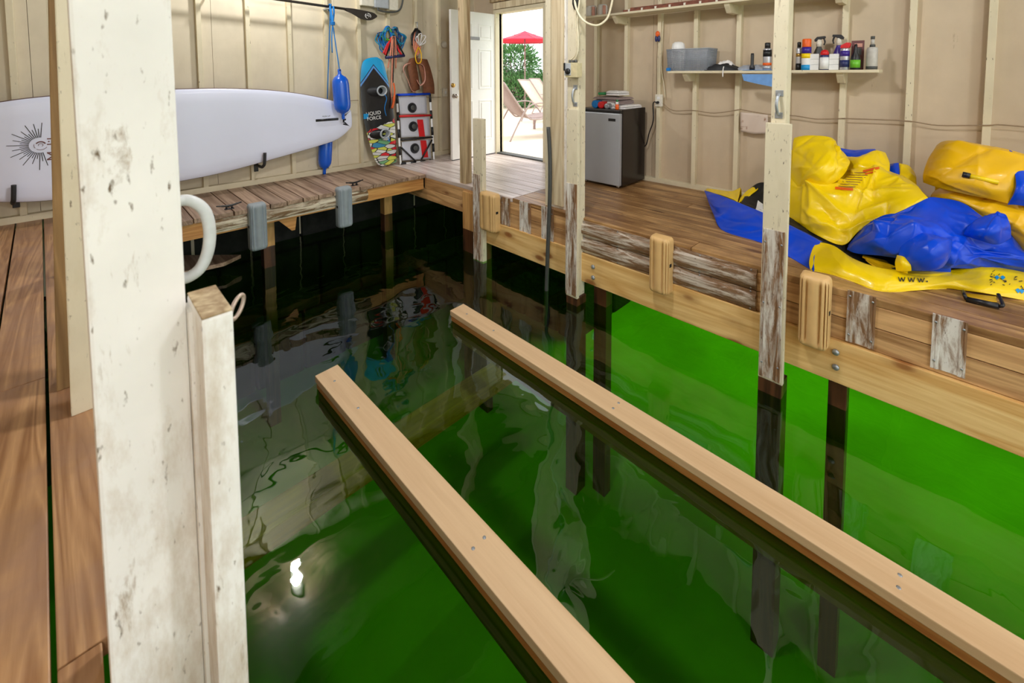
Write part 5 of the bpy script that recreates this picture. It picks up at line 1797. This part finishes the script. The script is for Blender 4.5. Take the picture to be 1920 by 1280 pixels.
patch('yellow_lining', [[(1384, 381, 3.8), (1395, 375, 3.85), (1410, 362, 3.9), (1420, 354, 3.95)],
                        [(1388, 370, 3.9), (1400, 358, 3.95), (1412, 350, 4.0), (1424, 346, 4.05)]], 'yellow', tA, 20, 10, 0.006, 8, 2.7, 0.05)
patch('black_inner', [[(1388, 382, 3.74), (1440, 408, 3.6), (1500, 434, 3.42), (1560, 470, 3.27), (1610, 497, 3.19), (1700, 505, 3.28)],
                      [(1395, 370, 3.86), (1440, 388, 3.75), (1500, 415, 3.6), (1560, 445, 3.44), (1610, 472, 3.38), (1700, 485, 3.45)],
                      [(1402, 356, 4.0), (1434, 342, 4.0), (1500, 380, 3.9), (1570, 420, 3.7), (1620, 445, 3.6), (1700, 465, 3.6)]], 'black_vinyl', tA, 46, 20, 0.012, 5, 3.3, 0.05, key='blk')
mb = MB().tube([V(onx(1418 + 3 * k, 352 + 6 * k, 3.85)) for k in range(3)], 0.03, 12)
print_on('care_label', 'blk', [((1421, 376), (1431, 383), (1431, 401), (1417, 393))], 'white', tA, lab='white care label')
band = patch('yellow_band', [[(1520, 509, 3.0), (1560, 515, 3.02), (1600, 531, 2.995), (1650, 547, 2.965), (1720, 544, 3.1), (1780, 542, 3.25), (1850, 550, 3.27), (1930, 565, 3.36)],
                             [(1517, 490, 3.06), (1560, 499, 3.05), (1600, 513, 3.02), (1650, 531, 3.0), (1720, 531, 3.12), (1780, 531, 3.25), (1850, 537, 3.3), (1930, 548, 3.38)],
                             [(1524, 465, 3.19), (1560, 477, 3.14), (1600, 497, 3.09), (1650, 515, 3.06), (1720, 518, 3.17), (1780, 518, 3.3), (1850, 522, 3.38), (1930, 530, 3.45)],
                             [(1534, 453, 3.28), (1564, 461, 3.23), (1600, 485, 3.17), (1650, 502, 3.14), (1720, 509, 3.25), (1780, 506, 3.4), (1850, 498, 3.5), (1930, 512, 3.6)]], 'yellow', tA, 60, 30, 0.007, 5, 5.1, 0.06, (0.6, 1, 3), key='band')
# printed letters: www. along the band
quads = []
for k, x in enumerate((1690, 1708, 1726)):
    y = 520 + k * 0.8
    w = 1.7
    for (xa, ya), (xb, yb) in (((-6, 0), (-3, 8)), ((-3, 8), (0, 1)), ((0, 1), (3, 8)), ((3, 8), (6.5, 0))):
        quads.append(bar(x + xa, y + ya, x + xb, y + yb, w))
quads.append(bar(1736, 528, 1739, 528, 2.4))
print_on('printed_www', 'band', quads, 'ink', tA, 3, 'black letters www.')
quads = []
rnd = random.Random(11)
for k in range(26):
    x = 1850 + rnd.uniform(0, 66)
    y = 509 + (x - 1850) * 0.12 + rnd.uniform(0, 26)
    quads.append(bar(x, y, x + rnd.uniform(2, 7), y + rnd.uniform(-4, 4), 1.3))
print_on('printed_marks', 'band', quads, 'ink', tA, 3, 'black printed signs')
quads = []
for x, y in ((1869, 521), (1880, 521), (1908, 545), (1915, 546)):
    quads.append(((x - 5, y - 1), (x, y - 4), (x + 5, y), (x, y + 5)))
print_on('printed_dots', 'band', quads, 'sky_blue', tA, 3, 'blue printed signs')
patch('yellow_inner_fold', [[(1617, 481, 3.26), (1650, 504, 3.17), (1692, 513, 3.24)], [(1618, 478, 3.3), (1655, 492, 3.28), (1690, 503, 3.32)], [(1622, 477, 3.36), (1660, 485, 3.38), (1692, 494, 3.42)]], 'yellow2', tA, 20, 14, 0.006, 8, 6.0, 0.05)
# tow handle
h0, h1 = V(onx(1812, 561, 3.14)), V(onx(1873, 574, 3.12))
mb = MB().tube([h0, h1], 0.014, 12)
mb.tube(catmull([h1, h1 + V((0.0, -.012, 0.012)), V(onx(1872, 552, 3.2)) + V((0, 0, 0.0))], 5), 0.008, 8)
mb.tube(catmull([h0, h0 + V((0, 0.008, 0.02)), V(onx(1806, 546, 3.22))], 5), 0.008, 8)
hd = mb.build('tow_handle', 'black', tA, label='black tow handle')
mb = MB()
mb.grid([[V(onx(1808 + 60 * k / 8, 549 + 2.2 * k / 8 * 3, 3.235)) for k in range(9)], [V(onx(1806 + 62 * k / 8, 556 + 2.2 * k / 8 * 3, 3.18)) for k in range(9)], [V(onx(1810 + 60 * k / 8, 562 + k / 8 * 3, 3.14)) for k in range(9)]])
mb.build('handle_strap', 'yellow2', tA, solid=0.004, label='yellow handle strap')

# --- the crumpled body on top
tB_ = thing('towable_tube', 'crumpled towable tube mid pile, yellow with orange warning print above, blue below', 'towable tube', (3.7, 0.4, 0), gq)
patch('yellow_top', [[(1470, 400, 3.68), (1500, 420, 3.55), (1530, 440, 3.42), (1580, 459, 3.33), (1612, 432, 3.40), (1655, 410, 3.45), (1700, 391, 3.5), (1740, 370, 3.6)],
                     [(1472, 368, 3.75), (1500, 385, 3.6), (1532, 400, 3.48), (1580, 418, 3.42), (1615, 400, 3.47), (1655, 385, 3.52), (1695, 372, 3.56), (1730, 360, 3.64)],
                     [(1476, 335, 3.82), (1503, 350, 3.68), (1535, 362, 3.56), (1580, 372, 3.52), (1615, 360, 3.58), (1650, 352, 3.62), (1690, 350, 3.66), (1718, 346, 3.72)],
                     [(1480, 300, 3.92), (1506, 322, 3.78), (1540, 335, 3.68), (1580, 338, 3.66), (1612, 325, 3.70), (1645, 320, 3.74), (1680, 332, 3.76), (1702, 335, 3.82)],
                     [(1484, 280, 4.0), (1510, 305, 3.92), (1545, 320, 3.86), (1580, 322, 3.84), (1612, 312, 3.85), (1648, 310, 3.88), (1672, 322, 3.9), (1695, 330, 3.94)]],
      'yellow', tB_, 64, 44, 0.027, 3.6, 8.8, 0.22, (1, 1, 1.2), key='top')
patch('yellow_knot', [[(1484, 345, 3.78), (1505, 352, 3.68), (1535, 352, 3.6), (1565, 342, 3.62), (1584, 325, 3.68), (1594, 305, 3.78)],
                      [(1484, 318, 3.8), (1508, 322, 3.66), (1538, 325, 3.58), (1564, 318, 3.6), (1582, 308, 3.68), (1592, 299, 3.8)],
                      [(1485, 290, 3.84), (1512, 292, 3.72), (1538, 292, 3.66), (1560, 288, 3.68), (1574, 284, 3.76), (1584, 288, 3.86)],
                      [(1487, 266, 3.9), (1508, 264, 3.84), (1534, 266, 3.8), (1555, 268, 3.8), (1567, 272, 3.84), (1576, 280, 3.9)],
                      [(1489, 258, 3.96), (1510, 254, 3.92), (1535, 254, 3.9), (1556, 257, 3.9), (1566, 264, 3.92), (1573, 278, 3.96)]],
      'yellow', tB_, 46, 36, 0.018, 5.5, 3.1, 0.16, key='knot')
patch('yellow_hump', [[(1580, 325, 3.84), (1605, 318, 3.8), (1640, 316, 3.8), (1668, 322, 3.86)], [(1580, 305, 3.92), (1608, 300, 3.88), (1640, 296, 3.88), (1668, 305, 3.92)], [(1588, 293, 4.0), (1610, 294, 3.98), (1640, 282, 3.98), (1660, 286, 4.0)]], 'yellow', tB_, 30, 20, 0.010, 6, 9.4, 0.12)
patch('blue_edge', [[(1576, 293, 4.02), (1600, 296, 4.02), (1625, 292, 4.02), (1643, 284, 4.04)], [(1574, 283, 4.08), (1600, 288, 4.08), (1625, 285, 4.08), (1642, 281, 4.09)], [(1570, 276, 4.14), (1598, 281, 4.14), (1622, 280, 4.14), (1641, 279, 4.14)]], 'blue', tB_, 24, 10, 0.005, 6, 2.2, 0.08)
patch('blue_edge', [[(1663, 322, 3.96), (1675, 330, 3.93), (1688, 338, 3.92)], [(1664, 314, 4.0), (1676, 316, 3.98), (1687, 320, 3.98)], [(1667, 308, 4.04), (1676, 306, 4.04), (1685, 305, 4.04)]], 'blue', tB_, 20, 10, 0.005, 6, 4.2, 0.08)
patch('yellow_corner', [[(1686, 340, 3.93), (1700, 350, 3.9), (1717, 360, 3.9)], [(1686, 322, 3.98), (1704, 328, 3.96), (1719, 342, 3.96)], [(1686, 306, 4.04), (1705, 311, 4.04), (1716, 326, 4.04)]], 'yellow', tB_, 20, 12, 0.008, 6, 5.2, 0.1)
# warning print
quads = [bar(1566, 353, 1600, 355, 5), bar(1618, 322, 1648, 315, 4), bar(1622, 327, 1640, 322, 2.5)]
print_on('warning_print', 'top', quads, 'orange', tB_, 4, 'orange warning print')
quads = []
for k in range(7):
    quads.append(bar(1572 + k * 4.2, 349 - k * 4.1, 1604 + k * 4.6, 351 - k * 4.4, 0.9))
print_on('small_print', 'top', quads, 'ink_brown', tB_, 4, 'rows of small print')
quads = [bar(1487, 285, 1493, 296, 4)]
print_on('warning_print', 'knot', quads, 'red', tB_, 3, 'red warning print')
# blue drape in front
patch('blue_drape', [[(1588, 467, 3.30), (1606, 475, 3.26), (1655, 480, 3.26), (1700, 487, 3.25), (1750, 500, 3.30), (1800, 503, 3.40), (1850, 505, 3.50), (1930, 512, 3.62)],
                     [(1590, 462, 3.32), (1618, 455, 3.25), (1660, 452, 3.22), (1705, 455, 3.22), (1752, 470, 3.28), (1800, 480, 3.36), (1850, 488, 3.44), (1930, 498, 3.54)],
                     [(1592, 457, 3.345), (1625, 438, 3.3), (1665, 425, 3.30), (1710, 425, 3.32), (1755, 435, 3.36), (1800, 452, 3.42), (1850, 470, 3.46), (1930, 485, 3.54)],
                     [(1606, 440, 3.39), (1640, 420, 3.40), (1680, 404, 3.44), (1720, 398, 3.46), (1758, 402, 3.50), (1805, 420, 3.52), (1850, 440, 3.52), (1930, 474, 3.60)],
                     [(1614, 430, 3.41), (1655, 409, 3.46), (1700, 390, 3.51), (1738, 371, 3.6), (1765, 371, 3.66), (1805, 380, 3.68), (1845, 408, 3.62), (1930, 466, 3.66)]],
      'blue', tB_, 70, 44, 0.030, 4.6, 6.6, 0.10, (1, 1, 1.5), key='drape')
patch('blue_lump', [[(1806, 440, 3.46), (1835, 450, 3.42), (1870, 458, 3.42), (1896, 446, 3.48)], [(1815, 425, 3.46), (1838, 430, 3.40), (1868, 430, 3.40), (1895, 425, 3.47)], [(1830, 412, 3.52), (1846, 410, 3.47), (1868, 405, 3.46), (1890, 410, 3.5)], [(1845, 408, 3.58), (1856, 402, 3.55), (1872, 398, 3.54), (1886, 402, 3.57)]], 'blue', tB_, 30, 24, 0.014, 6, 1.9, 0.08)
patch('blue_pouch', [[(1682, 500, 3.17), (1710, 507, 3.13), (1745, 507, 3.13), (1768, 500, 3.17), (1782, 480, 3.24)],
                     [(1684, 480, 3.17), (1712, 486, 3.10), (1745, 484, 3.09), (1770, 474, 3.14), (1784, 465, 3.22)],
                     [(1690, 460, 3.2), (1715, 458, 3.14), (1745, 456, 3.13), (1772, 452, 3.17), (1785, 452, 3.24)],
                     [(1700, 440, 3.26), (1722, 436, 3.24), (1750, 440, 3.24), (1775, 446, 3.26), (1784, 448, 3.28)]], 'blue', tB_, 36, 26, 0.008, 6, 7.9, 0.10)
patch('yellow_pouch_end', [[(1680, 507, 3.15), (1692, 509, 3.11), (1709, 508, 3.12)], [(1678, 492, 3.16), (1692, 494, 3.10), (1708, 497, 3.11)], [(1682, 478, 3.18), (1692, 480, 3.13), (1702, 486, 3.13)]], 'yellow', tB_, 16, 12, 0.002, 6, 2.9, 0.06)

# --- the folded tube by the wall at the right
tC_ = thing('towable_tube', 'folded deep yellow towable tube against the wall at the right end of the pile', 'towable tube', (3.9, -0.15, 0), gq)
patch('upper_fold', [[(1731, 342, 3.78), (1760, 352, 3.72), (1810, 364, 3.66), (1860, 374, 3.66), (1905, 384, 3.68), (1945, 376, 3.75)],
                     [(1731, 325, 3.78), (1765, 330, 3.68), (1810, 342, 3.63), (1860, 352, 3.62), (1903, 352, 3.66), (1945, 340, 3.74)],
                     [(1740, 298, 3.84), (1770, 296, 3.75), (1812, 308, 3.70), (1860, 318, 3.69), (1899, 318, 3.73), (1945, 318, 3.80)],
                     [(1750, 282, 3.92), (1772, 272, 3.87), (1806, 278, 3.84), (1855, 288, 3.83), (1896, 295, 3.84), (1945, 302, 3.88)],
                     [(1757, 274, 3.99), (1774, 264, 3.97), (1804, 265, 3.95), (1852, 273, 3.94), (1893, 281, 3.94), (1945, 296, 3.94)]],
      'yellow2', tC_, 54, 40, 0.016, 4.4, 12.2, 0.2, key='fold')
patch('blue_side', [[(1889, 384, 3.67), (1905, 384, 3.655), (1945, 390, 3.66)], [(1905, 345, 3.65), (1920, 345, 3.65), (1945, 348, 3.68)], [(1893, 281, 3.925), (1915, 292, 3.91), (1945, 305, 3.88)]], 'blue', tC_, 16, 20, 0.003, 5, 2.0, 0.05)
patch('lower_fold', [[(1752, 375, 3.76), (1800, 390, 3.70), (1850, 412, 3.66), (1888, 432, 3.63), (1930, 480, 3.57), (1960, 490, 3.6)],
                     [(1745, 368, 3.77), (1800, 374, 3.69), (1850, 388, 3.66), (1895, 405, 3.64), (1930, 440, 3.58), (1960, 445, 3.6)],
                     [(1752, 358, 3.84), (1800, 360, 3.77), (1850, 370, 3.74), (1898, 382, 3.72), (1930, 395, 3.68), (1960, 400, 3.7)],
                     [(1768, 350, 3.92), (1800, 355, 3.88), (1850, 364, 3.86), (1900, 372, 3.85), (1930, 372, 3.8), (1960, 374, 3.8)]],
      'yellow2', tC_, 50, 32, 0.016, 4.6, 4.4, 0.2)
a_, b_ = lay('fold', 1806, 328, 0.012), lay('fold', 1870, 343, 0.012)
MB().tube([a_, V(a_).lerp(b_, .22)], 0.016, 12).build('valve_cap', 'black', tC_, label='black valve cap')
MB().tube([V(a_).lerp(b_, .2), b_], 0.0135, 12).build('valve_sleeve', 'yellow', tC_)

# ================================================================== OUTSIDE THE DOOR
PZ = -0.03


def lounger(lab, ox, oy, ang, sling):
    t = thing('patio_lounger', lab, 'lounger', (ox, oy, PZ), 'patio loungers outside the door')
    u, v = V((cos(ang), sin(ang), 0)), V((-sin(ang), cos(ang), 0))
    o = V((ox, oy, PZ))
    P = lambda a, b, z: o + u * a + v * b + V((0, 0, z))
    W = 0.62
    mb = MB()
    for b in (0, W):
        mb.tube(catmull([P(1.75, b, .40), P(1.0, b, .40), P(.5, b, .36), P(.3, b, .45), P(-.12, b, 1.02)], 6), 0.016, 8)
    for a, z in ((1.75, .40), (-.12, 1.02), (.45, .37)):
        mb.tube([P(a, 0, z), P(a, W, z)], 0.014, 8)
    mb.build('frame', 'lounger', t)
    for b in (-0.03, W + 0.03):
        MB().tube(catmull([P(-.02, b, 0), P(.14, b, .3), P(.3, b, .55), P(.48, b, .64), P(.75, b, .62), P(.95, b, .42)], 6), 0.014, 8).build('arm', 'lounger', t)
        MB().tube([P(1.42, b + .02, 0), P(1.38, b, .4)], 0.014, 8).build('leg', 'lounger', t)
        MB().tube([P(1.15, b + .02, 0), P(1.2, b, .4)], 0.014, 8).build('leg', 'lounger', t)
    mb = MB()
    pr = catmull([P(1.73, 0, .405), P(1.0, 0, .405), P(.5, 0, .368)], 6)
    mb.grid([[p + v * 0.02, p + v * (W / 2) + V((0, 0, -.02)), p + v * (W - .02)] for p in pr])
    mb.build('seat_sling', sling, t, solid=0.008)
    mb = MB()
    pr = catmull([P(.47, 0, .37), P(.3, 0, .46), P(.1, 0, .71), P(-.11, 0, 1.01)], 6)
    mb.grid([[p + v * 0.02, p + v * (W / 2), p + v * (W - .02)] for p in pr])
    mb.build('back_sling', sling, t, solid=0.008)


a0 = math.atan2(-0.34, 0.94)
lounger('brown framed patio lounger nearest the open doorway', 5.37, 5.43, a0, 'sling_brown')
lounger('pale patio lounger behind the brown framed one, in the middle of the doorway view', 7.6, 6.89, a0, 'sling')
lounger('pale patio lounger behind the brown framed one, at the right edge of the doorway view', 9.3, 8.1, a0, 'sling')
t = thing('side_table', 'low brown side table between the patio loungers', 'table', (7.1, 6.1, PZ))
MB().box((6.88, 5.9, 0.27), (7.32, 6.3, 0.31), 0.006).build('tabletop', 'sling_brown', t)
for x in (6.91, 7.29):
    for y in (5.93, 6.27):
        MB().box((x - .02, y - .02, PZ), (x + .02, y + .02, 0.27), 0.003).build('leg', 'sling_brown', t)


def shrub(lab, c, rad, n_, seed, ls=0.16):
    rnd = random.Random(seed)
    t = thing('shrub', lab, 'shrub', (c[0], c[1], PZ), 'shrubs behind the patio')
    mb = MB()
    for k in range(n_):
        d = V((rnd.gauss(0, 1), rnd.gauss(0, 1), rnd.gauss(0, 1))).normalized()
        rr = rnd.uniform(0.55, 1.0) * (1 + 0.25 * noise.noise(d * 2.2 + V((seed, 0, 0))))
        p = V(c) + V((d.x * rad[0], d.y * rad[1], d.z * rad[2])) * rr
        ax = (d + V((rnd.uniform(-.8, .8), rnd.uniform(-.8, .8), rnd.uniform(-.2, .9)))).normalized()
        sd = ax.orthogonal().normalized()
        sd = (Matrix.Rotation(rnd.uniform(0, 6.3), 3, ax) @ sd)
        L = ls * rnd.uniform(.6, 1.2)
        up = ax.cross(sd)
        vs = mb.verts([p, p + ax * L * .5 + sd * L * .13 + up * .01, p + ax * L - up * .02, p + ax * L * .5 - sd * L * .13 + up * .01])
        mb.face(vs)
    mb.build('foliage', 'leaf', t, recalc=False)
    mb = MB()
    for k in range(7):
        a = k * 0.9
        mb.tube(catmull([V((c[0] + .08 * cos(a), c[1] + .08 * sin(a), PZ)), V((c[0] + rad[0] * .3 * cos(a), c[1] + rad[1] * .3 * sin(a), c[2] * .6)), V((c[0] + rad[0] * .6 * cos(a), c[1] + rad[1] * .6 * sin(a), c[2] + rad[2] * .3))], 4), 0.02, 6)
    mb.build('stems', 'sling_brown', t)


pA_ = onx(966, 118, 11.4)
shrub('tall green shrub above the stone wall on the left of the doorway view', (11.4, pA_.y, 1.55), (0.9, .75, .62), 1900, 2, 0.2)
pB_ = onx(973, 180, 11.0)
shrub('low green shrub behind the loungers', (11.0, pB_.y, 0.5), (0.8, .9, .6), 1700, 5, 0.2)
pC_ = onx(1008, 160, 12.2)
shrub('green shrub at the right edge of the doorway view', (12.2, pC_.y, 0.65), (0.8, .8, .5), 1300, 8, 0.2)
mb = MB()
rnd = random.Random(4)
d0, d1 = V((10.2, 13.4, 0)), V((14.6, 9.6, 0))
for r in range(5):
    n_ = 11
    for k in range(n_):
        a, b = d0.lerp(d1, (k + .5 * (r % 2)) / n_), d0.lerp(d1, (k + .92 + .5 * (r % 2)) / n_)
        mb.prism([V((a.x, a.y, PZ + r * .235)), V((b.x, b.y, PZ + r * .235)), V((b.x, b.y, PZ + r * .235 + .22)), V((a.x, a.y, PZ + r * .235 + .22))], (.3, .3 + rnd.uniform(0, .08), 0), 0.04)
tag(mb.build('stone_wall', 'stone'), 'pale dry stone garden wall behind the patio loungers', 'stone wall')
# red canopy
t = thing('patio_umbrella', 'red patio umbrella above the shrubs in the doorway view', 'umbrella', (8.8, 7.6, PZ))
apex = V(onx(984, 58, 10.0))
t.location = (apex.x, apex.y, PZ)
ORG[t.name] = V((apex.x, apex.y, PZ))
mb = MB()
ring = []
for k in range(8):
    a = k * pi / 4 + 0.3
    ring.append(V((apex.x + 1.15 * cos(a), apex.y + 1.15 * sin(a), apex.z - 0.32)))
rows = [[apex.lerp(r, s) + V((0, 0, -0.05 * sin(pi * s))) for r in ring] for s in (0.02, .33, .66, 1.0)]
mb.grid(rows, closed_u=True)
mb.build('canopy', 'umbrella', t, solid=0.004)
MB().cyl((apex.x, apex.y, PZ), apex, 0.02, 10).build('pole', 'sling_brown', t)
mb = MB()
for k in range(8):
    mb.tube([apex + V((0, 0, -.04)), ring[k] + V((0, 0, -0.012))], 0.006, 6)
mb.build('ribs', 'sling_brown', t)

# ================================================================== LIGHT AND CAMERA
def lamp(name, lab, P, energy, r=0.06, col=(0.98, 0.99, 1.0)):
    t = thing(name, lab, 'ceiling lamp', (P[0], P[1], ZC - 0.02), 'bare bulb ceiling lamps')
    MB().lathe((P[0], P[1], ZC), [(0.07, 0), (0.07, -0.03), (0.04, -0.045), (0, -0.045)], 20).build('socket', 'offwhite', t)
    L = bpy.data.lights.new('bulb_or_fill_light', 'POINT')
    L.energy = energy
    L.color = col
    L.shadow_soft_size = r
    o = bpy.data.objects.new('bulb_or_fill_light', L)
    COL.objects.link(o)
    o.location = V((P[0], P[1], ZC - 0.13))


lamp('room_or_fill_lamp', 'bare bulb lamp on the ceiling over the head dock', (1.40, 4.55), 72)
lamp('room_or_fill_lamp', 'added fill lamp on the ceiling over the middle of the slip', (1.5, 1.5), 125, 0.15)  # added fill light for the walls and water
lamp('room_or_fill_lamp', 'added fill lamp on the ceiling over the walkway behind the viewer', (-0.7, -1.8), 70, 0.12)  # added fill behind the camera, like the two lamps after it
lamp('room_or_fill_lamp', 'added fill lamp on the ceiling over the right deck entrance', (3.2, -1.6), 45, 0.12)
lamp('room_or_fill_lamp', 'added fill lamp on the ceiling over the slip entrance', (1.4, -1.4), 90, 0.12)

w = bpy.data.worlds.new('daylight')
SC.world = w
w.use_nodes = True
bg = w.node_tree.nodes['Background']
bg.inputs[0].default_value = (0.93, 0.97, 1.0, 1)
bg.inputs[1].default_value = 2.2
S = bpy.data.lights.new('sun', 'SUN')
S.energy = 2.6
S.angle = 0.6
S.color = (1, 0.95, 0.86)
so = bpy.data.objects.new('sun', S)
COL.objects.link(so)
so.rotation_euler = V((-0.50, 0.22, -0.83)).to_track_quat('-Z', 'Y').to_euler()

cd = bpy.data.cameras.new('camera')
cam = bpy.data.objects.new('camera', cd)
COL.objects.link(cam)
cd.sensor_fit = 'HORIZONTAL'
cd.sensor_width = 36
cd.lens = FPX / 1920 * 36
cd.shift_y = -(640 - PY) / 1920
cd.clip_start = 0.02
cd.dof.use_dof = True
cd.dof.focus_distance = 4.2
cd.dof.aperture_fstop = 4.5
R3 = Matrix((_rt, _up, -_fw)).transposed()
cam.matrix_world = Matrix.Translation(CAM) @ R3.to_4x4()
SC.camera = cam

SC.view_settings.view_transform = 'Standard'
SC.view_settings.look = 'None'
SC.view_settings.gamma = 1
SC.view_settings.use_curve_mapping = False
SC.view_settings.exposure = 0.0
SC.cycles.use_denoising = True
SC.cycles.max_bounces = 10
SC.cycles.diffuse_bounces = 5
SC.cycles.glossy_bounces = 4
SC.cycles.transparent_max_bounces = 12
SC.cycles.sample_clamp_indirect = 6.0
